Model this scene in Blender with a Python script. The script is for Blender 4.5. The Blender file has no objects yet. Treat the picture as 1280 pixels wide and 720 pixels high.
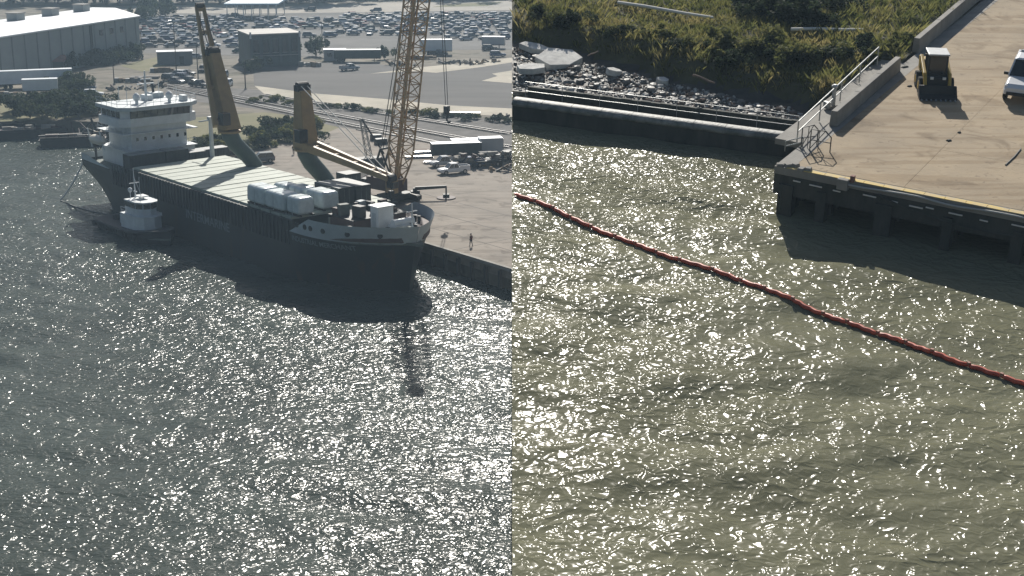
import bpy, math, random
import numpy as np
from mathutils import Matrix, Vector, Euler
random.seed(7)
RNG = np.random.default_rng(7)
SC = bpy.context.scene
COL = SC.collection

# ------------------------------------------------------------------ camera
F = 1800.0            # focal length in pixels of a 1280 wide frame
HC = 50.0             # camera height above the harbour water
PITCH = math.atan(500.0 / F)
cam_d = bpy.data.cameras.new('camera')
cam_d.sensor_width = 36.0
cam_d.lens = 36.0 * F / 1280.0
cam_d.clip_start = 0.5
cam_d.clip_end = 9000.0
cam = bpy.data.objects.new('camera', cam_d)
COL.objects.link(cam)
cam.location = (0, 0, HC)
cam.rotation_euler = (math.pi / 2 - PITCH, 0, 0)
SC.camera = cam

# ------------------------------------------------------------------ sky, sun, exposure
SUN_EL = math.radians(37.0)
SUN_AZ = math.radians(-1.0)       # from +Y towards +X
world = bpy.data.worlds.new('World')
SC.world = world
world.use_nodes = True
nt = world.node_tree
nt.nodes.clear()
sky = nt.nodes.new('ShaderNodeTexSky')
sky.sky_type = 'NISHITA'
sky.sun_disc = False
sky.sun_elevation = SUN_EL
sky.sun_rotation = SUN_AZ
sky.air_density = 1.0
sky.dust_density = 1.5
bg = nt.nodes.new('ShaderNodeBackground')
bg.inputs['Strength'].default_value = 0.055
wo = nt.nodes.new('ShaderNodeOutputWorld')
nt.links.new(sky.outputs[0], bg.inputs[0])
nt.links.new(bg.outputs[0], wo.inputs[0])
sun_d = bpy.data.lights.new('sun', 'SUN')
sun_d.energy = 4.6
sun_d.angle = math.radians(0.5)
sun_d.color = (1.0, 0.95, 0.87)
sun = bpy.data.objects.new('sun', sun_d)
COL.objects.link(sun)
sdir = Vector((math.sin(SUN_AZ) * math.cos(SUN_EL), math.cos(SUN_AZ) * math.cos(SUN_EL), math.sin(SUN_EL)))
sun.rotation_euler = sdir.to_track_quat('Z', 'Y').to_euler()
sun.location = (0, 200, 300)
SC.view_settings.view_transform = 'Standard'
SC.view_settings.look = 'None'
SC.view_settings.gamma = 1.0
SC.view_settings.use_curve_mapping = False
SC.view_settings.exposure = 0.3
SC.cycles.use_denoising = True
SC.cycles.max_bounces = 6
SC.cycles.volume_bounces = 0
SC.cycles.sample_clamp_direct = 0.0
SC.cycles.sample_clamp_indirect = 4.0
SC.cycles.caustics_reflective = False
SC.cycles.caustics_refractive = False

# ------------------------------------------------------------------ pixel -> place
def ray(x, y, z, H, p):
    a = (x - 640) / F
    b = (y - 360) / F
    up = -b * math.cos(p) - math.sin(p)
    fw = math.cos(p) - b * math.sin(p)
    t = (z - H) / up
    return Vector((a * t, fw * t, z))

def L(x, y, z=0.0):
    """harbour: point at height z seen at photo pixel x, y"""
    return ray(x, y, z, HC, PITCH)

TILT = math.radians(10.0)
HR = 25.5
def R(x, y, h=0.0):
    """pier: point at height h above the pier's water, in the pier's own frame"""
    return ray(x, y, h, HR, PITCH + TILT)
# frame of the pier place (the right-hand photograph was taken looking more steeply down)
MR = Matrix.Translation((0, 0, HC)) @ Matrix.Rotation(TILT, 4, 'X') @ Matrix.Translation((0, 0, -HR))

# ------------------------------------------------------------------ materials
MATS = {}
def mat(name, col, rough=0.7, metal=0.0, var=0.0, scale=1.0, col2=None, bump=0.0, bscale=None, spec=0.5,
        detail=4.0, contrast=(0.35, 0.65), stretch=(1, 1, 1), stain=None):
    if name in MATS:
        return MATS[name]
    m = bpy.data.materials.new(name)
    m.use_nodes = True
    n = m.node_tree.nodes
    l = m.node_tree.links
    b = n['Principled BSDF']
    b.inputs['Base Color'].default_value = (*col, 1)
    b.inputs['Roughness'].default_value = rough
    b.inputs['Metallic'].default_value = metal
    b.inputs['Specular IOR Level'].default_value = spec
    if var or col2 or bump:
        tc = n.new('ShaderNodeTexCoord')
        mp = n.new('ShaderNodeMapping')
        mp.inputs['Scale'].default_value = stretch
        l.new(tc.outputs['Object'], mp.inputs[0])
    if var or col2:
        nz = n.new('ShaderNodeTexNoise')
        nz.inputs['Scale'].default_value = scale
        nz.inputs['Detail'].default_value = detail
        nz.inputs['Roughness'].default_value = 0.65
        l.new(mp.outputs[0], nz.inputs['Vector'])
        cr = n.new('ShaderNodeValToRGB')
        c2 = col2 or tuple(c * (1 - var) for c in col)
        c1 = col if col2 else tuple(min(1, c * (1 + var)) for c in col)
        cr.color_ramp.elements[0].position = contrast[0]
        cr.color_ramp.elements[1].position = contrast[1]
        cr.color_ramp.elements[0].color = (*c2, 1)
        cr.color_ramp.elements[1].color = (*c1, 1)
        l.new(nz.outputs['Fac'], cr.inputs[0])
        src = cr.outputs[0]
        for (ssc, amt, lo, hi, st) in (stain or ()):
            # wear with a shape of its own: oil and rust stains, tyre tracks, patches
            m2 = n.new('ShaderNodeMapping'); m2.inputs['Scale'].default_value = st
            l.new(tc.outputs['Object'], m2.inputs[0])
            n2 = n.new('ShaderNodeTexNoise'); n2.inputs['Scale'].default_value = ssc; n2.inputs['Detail'].default_value = 7
            n2.inputs['Distortion'].default_value = 0.8
            l.new(m2.outputs[0], n2.inputs['Vector'])
            r2 = n.new('ShaderNodeValToRGB')
            r2.color_ramp.elements[0].position = lo; r2.color_ramp.elements[1].position = hi
            r2.color_ramp.elements[0].color = (1, 1, 1, 1)
            r2.color_ramp.elements[1].color = (*amt, 1)
            l.new(n2.outputs['Fac'], r2.inputs[0])
            mx = n.new('ShaderNodeMix'); mx.data_type = 'RGBA'; mx.blend_type = 'MULTIPLY'
            mx.inputs[0].default_value = 1.0
            l.new(src, mx.inputs[6]); l.new(r2.outputs[0], mx.inputs[7])
            src = mx.outputs[2]
        l.new(src, b.inputs['Base Color'])
    if bump:
        nb = n.new('ShaderNodeTexNoise')
        nb.inputs['Scale'].default_value = bscale or scale * 6
        nb.inputs['Detail'].default_value = 5
        l.new(mp.outputs[0], nb.inputs['Vector'])
        bp = n.new('ShaderNodeBump')
        bp.inputs['Strength'].default_value = bump
        bp.inputs['Distance'].default_value = 0.05
        l.new(nb.outputs['Fac'], bp.inputs['Height'])
        l.new(bp.outputs[0], b.inputs['Normal'])
    MATS[name] = m
    return m

# ------------------------------------------------------------------ mesh builder
class MB:
    def __init__(self):
        self.v, self.f, self.m = [], [], []
    def add(self, vs, fs, mi=0):
        o = len(self.v)
        self.v += [tuple(p) for p in vs]
        self.f += [tuple(i + o for i in q) for q in fs]
        self.m += [mi] * len(fs)
        return self
    def box(self, c, s, rz=0.0, mi=0, rx=0.0, ry=0.0, top=1.0):
        """box by centre and size; top scales the upper face"""
        x, y, z = s[0] / 2, s[1] / 2, s[2] / 2
        vs = [(-x, -y, -z), (x, -y, -z), (x, y, -z), (-x, y, -z),
              (-x * top, -y * top, z), (x * top, -y * top, z), (x * top, y * top, z), (-x * top, y * top, z)]
        M = Euler((rx, ry, rz)).to_matrix()
        cv = Vector(c)
        vs = [M @ Vector(p) + cv for p in vs]
        return self.add(vs, [(0, 3, 2, 1), (4, 5, 6, 7), (0, 1, 5, 4), (1, 2, 6, 5), (2, 3, 7, 6), (3, 0, 4, 7)], mi)
    def span(self, a, b, mi=0):
        """axis aligned box between two corners"""
        c = [(a[i] + b[i]) / 2 for i in range(3)]
        s = [abs(b[i] - a[i]) for i in range(3)]
        return self.box(c, s, mi=mi)
    def beam(self, a, b, w, h, mi=0, w2=None, h2=None, up=(0, 0, 1)):
        """tapering square beam from a to b"""
        a, b = Vector(a), Vector(b)
        d = (b - a).normalized()
        u = Vector(up)
        if abs(d.dot(u)) > 0.98:
            u = Vector((1, 0, 0))
        sx = d.cross(u).normalized()
        sy = sx.cross(d).normalized()
        w2 = w if w2 is None else w2
        h2 = h if h2 is None else h2
        vs = []
        for p, ww, hh in ((a, w, h), (b, w2, h2)):
            for i, j in ((-1, -1), (1, -1), (1, 1), (-1, 1)):
                vs.append(p + sx * (i * ww / 2) + sy * (j * hh / 2))
        return self.add(vs, [(0, 1, 2, 3), (7, 6, 5, 4), (0, 4, 5, 1), (1, 5, 6, 2), (2, 6, 7, 3), (3, 7, 4, 0)], mi)
    def prism(self, poly, z0, z1, mi=0, mi_top=None):
        """vertical prism over a ccw polygon; z0 and z1 may be lists"""
        n = len(poly)
        Z0 = z0 if isinstance(z0, (list, tuple)) else [z0] * n
        Z1 = z1 if isinstance(z1, (list, tuple)) else [z1] * n
        vs = [(p[0], p[1], Z0[i]) for i, p in enumerate(poly)] + [(p[0], p[1], Z1[i]) for i, p in enumerate(poly)]
        self.add(vs, [(i, (i + 1) % n, n + (i + 1) % n, n + i) for i in range(n)] + [tuple(range(n - 1, -1, -1))], mi)
        o = len(self.v) - 2 * n
        self.f.append(tuple(o + n + i for i in range(n)))
        self.m.append(mi if mi_top is None else mi_top)
        return self
    def tube(self, pts, r, n=6, mi=0, cap=True):
        pts = [Vector(p) for p in pts]
        k = len(pts)
        rs = r if isinstance(r, (list, tuple)) else [r] * k
        vs = []
        ref = None
        for i, p in enumerate(pts):
            d = (pts[min(i + 1, k - 1)] - pts[max(i - 1, 0)])
            d = d.normalized() if d.length > 1e-9 else Vector((0, 0, 1))
            if ref is None:
                ref = Vector((0, 0, 1)) if abs(d.z) < 0.9 else Vector((1, 0, 0))
            sx = d.cross(ref).normalized()
            sy = sx.cross(d).normalized()
            ref = sy
            for j in range(n):
                a = 2 * math.pi * j / n
                vs.append(p + (sx * math.cos(a) + sy * math.sin(a)) * rs[i])
        fs = []
        for i in range(k - 1):
            for j in range(n):
                fs.append((i * n + j, i * n + (j + 1) % n, (i + 1) * n + (j + 1) % n, (i + 1) * n + j))
        if cap:
            fs.append(tuple(range(n - 1, -1, -1)))
            fs.append(tuple((k - 1) * n + j for j in range(n)))
        return self.add(vs, fs, mi)
    def lathe(self, prof, n=12, c=(0, 0, 0), mi=0):
        vs, fs = [], []
        for r, z in prof:
            for j in range(n):
                a = 2 * math.pi * j / n
                vs.append((c[0] + r * math.cos(a), c[1] + r * math.sin(a), c[2] + z))
        k = len(prof)
        for i in range(k - 1):
            for j in range(n):
                fs.append((i * n + j, i * n + (j + 1) % n, (i + 1) * n + (j + 1) % n, (i + 1) * n + j))
        fs.append(tuple(range(n - 1, -1, -1)))
        fs.append(tuple((k - 1) * n + j for j in range(n)))
        return self.add(vs, fs, mi)
    def mesh(self, name, mats, smooth=False):
        me = bpy.data.meshes.new(name)
        me.from_pydata(self.v, [], self.f)
        for m in (mats if isinstance(mats, (list, tuple)) else [mats]):
            me.materials.append(m)
        if any(self.m):
            me.polygons.foreach_set('material_index', self.m)
        if smooth:
            me.polygons.foreach_set('use_smooth', [True] * len(me.polygons))
        me.update()
        return me
    def build(self, name, mats, parent=None, smooth=False, bevel=0.0):
        o = bpy.data.objects.new(name, self.mesh(name, mats, smooth))
        COL.objects.link(o)
        o.parent = parent
        if bevel:
            bv = o.modifiers.new('bevel', 'BEVEL')
            bv.width = bevel
            bv.segments = 4 if bevel > .3 else 2
            bv.limit_method = 'ANGLE'
        return o

def tag(o, label=None, cat=None, group=None, kind=None):
    if label: o['label'] = label
    if cat: o['category'] = cat
    if group: o['group'] = group
    if kind: o['kind'] = kind
    return o
def thing(name, label, cat, group=None, loc=(0, 0, 0), rz=0.0):
    o = bpy.data.objects.new(name, None)
    o.empty_display_size = 0.5
    COL.objects.link(o)
    o.location = loc
    o.rotation_euler = (0, 0, rz)
    return tag(o, label, cat, group)
def copy_tree(o, parent=None):
    c = o.copy()
    COL.objects.link(c)
    c.parent = parent
    for ch in [x for x in o.children]:
        copy_tree(ch, c)
    return c
def pier(o, u=0.0, w=0.0, h=0.0, rz=0.0):
    """set a top-level object into the pier place's frame"""
    o.matrix_world = MR @ Matrix.Translation((u, w, h)) @ Matrix.Rotation(rz, 4, 'Z')
    return o
def grid_mesh(name, X, Y, Z, material, smooth=True):
    """X, Y, Z are 2-D arrays"""
    ny, nx = X.shape
    me = bpy.data.meshes.new(name)
    vs = np.stack([X, Y, Z], -1).reshape(-1, 3)
    i = np.arange((ny - 1) * (nx - 1))
    r, c = i // (nx - 1), i % (nx - 1)
    q = np.stack([r * nx + c, r * nx + c + 1, (r + 1) * nx + c + 1, (r + 1) * nx + c], -1)
    me.vertices.add(len(vs))
    me.vertices.foreach_set('co', vs.astype(np.float32).ravel())
    me.loops.add(q.size)
    me.loops.foreach_set('vertex_index', q.astype(np.int32).ravel())
    me.polygons.add(len(q))
    me.polygons.foreach_set('loop_start', (np.arange(len(q)) * 4).astype(np.int32))
    me.polygons.foreach_set('loop_total', np.full(len(q), 4, np.int32))
    if smooth:
        me.polygons.foreach_set('use_smooth', np.ones(len(q), bool))
    me.update(calc_edges=True)
    me.validate()
    me.materials.append(material)
    return me
# ------------------------------------------------------------------ water
def water_mat(name, col, ripple, rough, amp, shade_ripple=None, gust=(0.1, 0.7, 1.4), spec=0.5):
    m = bpy.data.materials.new(name)
    m.use_nodes = True
    n, l = m.node_tree.nodes, m.node_tree.links
    b = n['Principled BSDF']
    b.inputs['Base Color'].default_value = (*col, 1)
    # turbid body of the water under a clear rippled surface layer
    b.inputs['Roughness'].default_value = 0.9
    b.inputs['Specular IOR Level'].default_value = 0.0
    b.inputs['Coat Weight'].default_value = spec
    b.inputs['Coat IOR'].default_value = 1.333
    b.inputs['Coat Roughness'].default_value = rough
    tc = n.new('ShaderNodeTexCoord')
    prev = None
    mask = None
    # gusts: wind patches where the ripples are steeper or easier
    gn = n.new('ShaderNodeTexNoise'); gn.inputs['Scale'].default_value = gust[0]; gn.inputs['Detail'].default_value = 3
    l.new(tc.outputs['Object'], gn.inputs['Vector'])
    gr_ = n.new('ShaderNodeMapRange')
    gr_.inputs[1].default_value = 0.35; gr_.inputs[2].default_value = 0.65
    gr_.inputs[3].default_value = gust[1]; gr_.inputs[4].default_value = gust[2]
    l.new(gn.outputs['Fac'], gr_.inputs[0])
    if shade_ripple:
        # steeper ripples stand in for a shadow band: factor along a direction (nx, ny), values as (distance, factor)
        dt = n.new('ShaderNodeVectorMath'); dt.operation = 'DOT_PRODUCT'
        dt.inputs[1].default_value = (shade_ripple[0][0], shade_ripple[0][1], 0)
        l.new(tc.outputs['Object'], dt.inputs[0])
        wn = n.new('ShaderNodeTexNoise'); wn.inputs['Scale'].default_value = 0.35
        l.new(tc.outputs['Object'], wn.inputs['Vector'])
        wa_ = n.new('ShaderNodeMath'); wa_.operation = 'MULTIPLY_ADD'; wa_.inputs[1].default_value = 2.4
        l.new(wn.outputs['Fac'], wa_.inputs[0]); l.new(dt.outputs['Value'], wa_.inputs[2])
        sb = n.new('ShaderNodeMath'); sb.operation = 'MULTIPLY_ADD'
        lo, hi = shade_ripple[1][0][0], shade_ripple[1][-1][0]
        sb.inputs[1].default_value = 1 / (hi - lo); sb.inputs[2].default_value = -(lo + 1.2) / (hi - lo)
        l.new(wa_.outputs[0], sb.inputs[0])
        cm = n.new('ShaderNodeValToRGB')
        els = cm.color_ramp.elements
        while len(els) < len(shade_ripple[1]):
            els.new(0.5)
        for e, (q, v) in zip(els, shade_ripple[1]):
            e.position = (q - lo) / (hi - lo); e.color = (v, v, v, 1)
        l.new(sb.outputs[0], cm.inputs[0])
        mask = cm
    for sc, st, dist, rot in ripple:
        mp = n.new('ShaderNodeMapping')
        mp.inputs['Scale'].default_value = (sc * st, sc, sc)
        mp.inputs['Rotation'].default_value = (0, 0, rot)
        l.new(tc.outputs['Object'], mp.inputs[0])
        nz = n.new('ShaderNodeTexNoise')
        nz.inputs['Scale'].default_value = 1.0
        nz.inputs['Detail'].default_value = 1.0
        nz.inputs['Roughness'].default_value = 0.5
        nz.inputs['Distortion'].default_value = 0.6
        l.new(mp.outputs[0], nz.inputs['Vector'])
        # sharpen the crests: 1 - |2n - 1|
        a = n.new('ShaderNodeMath'); a.operation = 'MULTIPLY_ADD'
        a.inputs[1].default_value = 2.0; a.inputs[2].default_value = -1.0
        l.new(nz.outputs['Fac'], a.inputs[0])
        ab = n.new('ShaderNodeMath'); ab.operation = 'ABSOLUTE'
        l.new(a.outputs[0], ab.inputs[0])
        bp = n.new('ShaderNodeBump')
        bp.invert = True
        bp.inputs['Strength'].default_value = 1.0
        bp.inputs['Distance'].default_value = dist * amp
        l.new(ab.outputs[0], bp.inputs['Height'])
        if not mask:
            mm_ = n.new('ShaderNodeMath'); mm_.operation = 'MULTIPLY'; mm_.inputs[1].default_value = dist * amp
            l.new(gr_.outputs[0], mm_.inputs[0])
            l.new(mm_.outputs[0], bp.inputs['Distance'])
        else:
            mg_ = n.new('ShaderNodeMath'); mg_.operation = 'MULTIPLY'
            l.new(mask.outputs[0], mg_.inputs[0]); l.new(gr_.outputs[0], mg_.inputs[1])
            mm_ = n.new('ShaderNodeMath'); mm_.operation = 'MULTIPLY'; mm_.inputs[1].default_value = dist * amp
            l.new(mg_.outputs[0], mm_.inputs[0])
            l.new(mm_.outputs[0], bp.inputs['Distance'])
        if prev:
            l.new(prev.outputs[0], bp.inputs['Normal'])
        prev = bp
    l.new(prev.outputs[0], b.inputs['Coat Normal'])
    soft = n.new('ShaderNodeVectorMath'); soft.operation = 'MULTIPLY_ADD'
    ge = n.new('ShaderNodeNewGeometry')
    soft.inputs[1].default_value = (2.0, 2.0, 2.0)
    l.new(ge.outputs['Normal'], soft.inputs[0]); l.new(prev.outputs[0], soft.inputs[2])
    nv = n.new('ShaderNodeVectorMath'); nv.operation = 'NORMALIZE'
    l.new(soft.outputs[0], nv.inputs[0]); l.new(nv.outputs[0], b.inputs['Normal'])
    # silt: slow change of the water's own colour
    nz = n.new('ShaderNodeTexNoise')
    nz.inputs['Scale'].default_value = 0.05
    l.new(tc.outputs['Object'], nz.inputs['Vector'])
    cr = n.new('ShaderNodeValToRGB')
    cr.color_ramp.elements[0].position = 0.35
    cr.color_ramp.elements[1].position = 0.65
    cr.color_ramp.elements[0].color = (*[c * 0.85 for c in col], 1)
    cr.color_ramp.elements[1].color = (*[c * 1.12 for c in col], 1)
    l.new(nz.outputs['Fac'], cr.inputs[0])
    l.new(cr.outputs[0], b.inputs['Base Color'])
    return m

def waves(X, Y, comps):
    Z = np.zeros_like(X)
    for lam, amp, ang, ph in comps:
        k = 2 * math.pi / lam
        w = np.sin(k * (X * math.cos(ang) + Y * math.sin(ang)) + ph)
        Z += amp * (w + 0.25 * np.cos(2 * (k * (X * math.cos(ang) + Y * math.sin(ang)) + ph)))
    return Z
def comps(n, l0, l1, steep, mean, spread, rng):
    out = []
    for i in range(n):
        lam = math.exp(rng.uniform(math.log(l0), math.log(l1)))
        out.append((lam, steep * lam / (2 * math.pi) / math.sqrt(n), rng.normal(mean, spread), rng.uniform(0, 6.28)))
    return out

def axis(lo, hi, step, far_lo, far_hi):
    a = np.arange(lo, hi + step / 2, step)
    left, right = [], []
    s, p = step, lo
    while p > far_lo:
        s *= 1.5; p -= s; left.append(max(p, far_lo))
    s, p = step, hi
    while p < far_hi:
        s *= 1.5; p += s; right.append(min(p, far_hi))
    return np.array(left[::-1] + list(a) + right)

# harbour water
gx = axis(-95.0, 0.0, 0.45, -4000.0, 0.0)
gy = axis(96.0, 262.0, 0.45, 40.0, 420.0)
GX, GY = np.meshgrid(gx, gy)
rw = np.random.default_rng(3)
GZ = waves(GX, GY, comps(46, 2.2, 14.0, 0.10, math.radians(78), 0.5, rw))
fade = np.clip((GX + 110) / 12, 0, 1) * np.clip((275 - GY) / 12, 0, 1)
GZ *= fade
harbour = bpy.data.objects.new('harbour_water', grid_mesh('harbour_water', GX, GY, GZ,
    water_mat('harbour_water', (0.058, 0.072, 0.064), [(0.68, 0.75, 0.19, 0.15), (1.6, 0.8, 0.095, -0.3)], 0.19, 1.0, gust=(0.035, 0.75, 1.35))))
COL.objects.link(harbour)
tag(harbour, 'rippled grey green harbour water round the ship', 'water', kind='structure')

# pier water
gx = axis(0.0, 34.0, 0.14, 0.0, 120.0)
gy = axis(32.0, 80.0, 0.14, 21.0, 84.0)
GX, GY = np.meshgrid(gx, gy)
GZ = waves(GX, GY, comps(44, 1.3, 7.0, 0.125, math.radians(98), 0.6, rw))
GZ *= np.clip((40 - GX) / 5, 0, 1) * np.interp(GX * .538 + GY * .843, [46, 53, 55.5, 56.5, 58, 59.5], [1, .8, .8, .8, .8, .6])
pw = bpy.data.objects.new('pier_water', grid_mesh('pier_water', GX, GY, GZ,
    water_mat('pier_water', (0.185, 0.183, 0.120), [(0.9, 0.85, 0.15, 0.2), (2.4, 0.9, 0.075, -0.4)], 0.19, 1.0, gust=(0.13, 0.65, 1.7), spec=0.37, shade_ripple=((0.538, 0.843), [(46, 1.0), (53, 1.15), (55.4, 1.2), (56.4, 2.2), (58.2, 2.2), (59.2, 1.2), (64, 1.1)]))))  # steep ripple band darkens the water in place of a cast shadow
COL.objects.link(pw)
tag(pw, 'choppy olive brown water in front of the pier', 'water', kind='structure')
pier(pw)
def pier_water_h(u, w, gx=gx, gy=gy, GZ=GZ):
    i = min(max(int(np.searchsorted(gx, u)), 1), len(gx) - 1)
    j = min(max(int(np.searchsorted(gy, w)), 1), len(gy) - 1)
    a, b = (u - gx[i - 1]) / (gx[i] - gx[i - 1]), (w - gy[j - 1]) / (gy[j] - gy[j - 1])
    return float((GZ[j - 1, i - 1] * (1 - a) + GZ[j - 1, i] * a) * (1 - b) + (GZ[j, i - 1] * (1 - a) + GZ[j, i] * a) * b)
# ------------------------------------------------------------------ harbour land
SO = Vector((-57.24, 217.37, 0))           # ship frame: foot of the near rail, s forward, t to the quay
SD = Vector((0.647, -0.762, 0)).normalized()
SN = Vector((0.762, 0.647, 0)).normalized()
def S(s, t, z=0.0):
    return SO + SD * s + SN * t + Vector((0, 0, z))
QZ = 3.0
QT = 18.4
M_apron = mat('apron_concrete', (0.29, 0.25, 0.205), 0.9, col2=(0.20, 0.175, 0.145), scale=0.12, detail=8, bump=0.3, bscale=3.0, stain=[(0.35, (.62, .6, .58), .56, .66, (1, 1, 1)), (0.5, (.78, .76, .74), .5, .62, (.12, 1.6, 1))])
M_dirt = mat('dirt', (0.225, 0.195, 0.15), 0.95, col2=(0.10, 0.09, 0.07), scale=0.06, detail=8, bump=0.4, bscale=1.5, stain=[(0.12, (.5, .52, .42), .54, .62, (1, 1, 1)), (0.4, (.7, .68, .64), .52, .6, (.15, 1, 1))])
M_asph = mat('old_asphalt', (0.082, 0.076, 0.07), 0.9, col2=(0.045, 0.043, 0.04), scale=0.05, detail=8, stretch=(0.5, 2.0, 1))
M_sand = mat('pale_sand', (0.52, 0.47, 0.38), 0.95, col2=(0.36, 0.33, 0.26), scale=0.12, detail=6)
M_gravel = mat('ballast', (0.15, 0.14, 0.13), 0.95, col2=(0.085, 0.08, 0.072), scale=0.3, detail=8)
M_grass = mat('rough_grass', (0.125, 0.125, 0.05), 0.95, col2=(0.19, 0.17, 0.09), scale=0.15, detail=8, bump=0.6, bscale=2.0)
M_park = mat('parking_asphalt', (0.115, 0.108, 0.10), 0.9, col2=(0.065, 0.062, 0.058), scale=0.1, detail=6)
M_road = mat('pale_road', (0.36, 0.325, 0.27), 0.9, col2=(0.25, 0.23, 0.195), scale=0.05, detail=6)
M_conc = mat('concrete', (0.34, 0.32, 0.285), 0.85, col2=(0.22, 0.21, 0.19), scale=0.5, detail=8, bump=0.3, bscale=4.0)
M_dconc = mat('wet_dark_concrete', (0.085, 0.085, 0.08), 0.7, col2=(0.045, 0.047, 0.047), scale=0.6, detail=8, bump=0.4, bscale=4.0)

qa = S(67.4, QT)
qb = S(-14, QT)
shore = [qa, qb, L(200, 172, 2), L(128, 158, 2), L(60, 156, 2), L(0, 150, 2), L(-120, 148, 2)]
poly = [(p.x, p.y) for p in shore] + [(-5000, 320), (-5000, 6000), (5000, 6000), (5000, qa.y), ]
ground = MB().prism(poly[::-1], -3.0, QZ - 0.06).build('ground', M_dirt)
tag(ground, kind='structure')

def sheet(name, pts, z, material, label=None):
    mb = MB()
    mb.add([(p.x, p.y, z) for p in pts], [tuple(range(len(pts)))])
    o = mb.build(name, material)
    # face up
    if o.data.polygons[0].normal.z < 0:
        o.data.flip_normals()
    return tag(o, kind='structure')
def px(*pts, z=QZ):
    return [L(x, y, z) for x, y in pts]

# quay apron, a slab with a real edge
ap = [S(67.4, QT - 0.15), S(-14.2, QT - 0.15)] + px((250, 188), (320, 185), (395, 172), (425, 159), (470, 166), (540, 178), (640, 193))
quay = MB().prism([(p.x, p.y) for p in ap][::-1], 1.6, QZ).build('quay_apron', [M_apron])
tag(quay, kind='structure')
qface = MB()
for i in range(28):
    a = S(-13.5 + i * 2.9, QT - 0.32)
    qface.box((a.x, a.y, 0.6), (0.45, 0.45, 3.6), math.atan2(SD.y, SD.x))
f = qface.build('quay_fender_piles', M_dconc)
tag(f, kind='structure')
cap = MB()
a, b = S(67.4, QT - 0.1), S(-14, QT - 0.1)
cap.beam((a.x, a.y, QZ - 0.12), (b.x, b.y, QZ - 0.12), 0.5, 0.45)
tag(cap.build('quay_cope', M_conc), kind='structure')

M_joint = mat('joint_tar', (0.10, 0.09, 0.08), 0.9)
jn = MB()
for tt in (24.5, 31.0, 38.0):
    jn.beam(S(67 - (tt - QT) * 1.17, tt, QZ + .004), S(-2, tt, QZ + .004), .14, .006)
for ss in range(6, 66, 12):
    jn.beam(S(ss, QT + .4, QZ + .004), S(ss, QT + min(22.0, (67 - ss) * .85), QZ + .004), .12, .006)
tag(jn.build('quay_joints', M_joint), kind='structure')
Z = QZ - 0.045
sheet('rough_grass', px((208, 150), (236, 192), (320, 186), (395, 172), (425, 159), (400, 148), (330, 140), (250, 146)), Z, M_grass)
sheet('railway_ballast', px((205, 104), (320, 112), (420, 131), (540, 141), (640, 152), (640, 200), (540, 178), (425, 159), (330, 137), (205, 122)), Z + 0.012, M_gravel)
sheet('dark_yard', px((316, 84), (440, 76), (520, 86), (640, 78), (640, 136), (560, 132), (480, 124), (390, 117), (318, 108)), Z + 0.012, M_asph)
sheet('sand_verge', px((318, 107), (390, 116.5), (480, 123.5), (560, 131.5), (640, 135.5), (640, 146), (560, 141), (480, 136), (400, 127), (330, 117)), Z + 0.024, M_sand)
sheet('sand_patch', px((462, 92), (540, 82.5), (640, 72), (640, 78), (600, 84), (560, 89), (545, 91), (520, 89), (480, 91)), Z + 0.036, M_sand)
sheet('sand_patch', px((640, 88), (615, 92), (622, 95), (602, 101), (640, 104)), Z + 0.036, M_sand)
sheet('parking_lot', px((172, 17), (640, 13), (640, 62), (420, 62), (400, 72), (180, 66)), Z + 0.012, M_park)
sheet('pale_road', px((100, 8), (640, 1), (640, 12.5), (330, 17), (110, 16)), Z + 0.024, M_road)
sheet('asphalt_road', px((300, 17), (640, 13), (640, 16.5), (300, 19.5)), Z + 0.036, M_asph)
sheet('grass_verge', px((560, 5), (630, 2), (610, 7.5), (540, 9)), Z + 0.036, M_grass)
sheet('grass_patch', px((0, 128), (60, 116), (128, 112), (135, 128), (110, 146), (0, 152)), Z + 0.012, M_grass)
sheet('grass_patch', px((150, 82), (200, 70), (240, 72), (180, 90)), Z + 0.012, M_grass)
sheet('far_field', px((-700, 3), (-200, 1), (700, -1.5), (2000, -40), (-2000, -40)), Z + 0.004, M_grass)

# railway tracks
M_rail = mat('rail_steel', (0.42, 0.41, 0.40), 0.35, 0.8)
M_sleeper = mat('sleeper', (0.16, 0.14, 0.12), 0.9)
for k, (x0, y0, x1, y1) in enumerate([(214, 110, 640, 199), (214, 107, 640, 185), (330, 119, 640, 168)]):
    a, b = L(x0, y0, Z + 0.02), L(x1, y1, Z + 0.02)
    dd = (b - a).normalized()
    nn = Vector((-dd.y, dd.x, 0))
    t = thing('railway_track', ['railway track nearest the quay apron, along the shrubs', 'railway track between the two others on the ballast', 'railway track running along the sandy verge'][k], 'railway track', 'tracks on the ballast', a)
    for sgn in (-1, 1):
        r = MB().beam(nn * (0.72 * sgn) + Vector((0, 0, 0.2)), (b - a) + nn * (0.72 * sgn) + Vector((0, 0, 0.2)), 0.12, 0.16)
        r.build('rail', M_rail, t)
    sl = MB()
    ln = (b - a).length
    for i in range(int(ln / 0.7)):
        p = dd * (i * 0.7)
        sl.box((p.x, p.y, 0.07), (0.26, 2.5, 0.14), math.atan2(dd.y, dd.x))
    tag(sl.build('sleeper_run', M_sleeper, t), kind='stuff')
# paved strip with a pale kerb beside the tracks
kerb = MB().beam(L(308, 128, QZ + 0.05), L(398, 147, QZ + 0.05), 0.5, 0.3).beam(L(446, 162, QZ + 0.05), L(548, 178, QZ + 0.05), 0.5, 0.3)
tag(kerb.build('kerb', M_conc), kind='structure')

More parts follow.
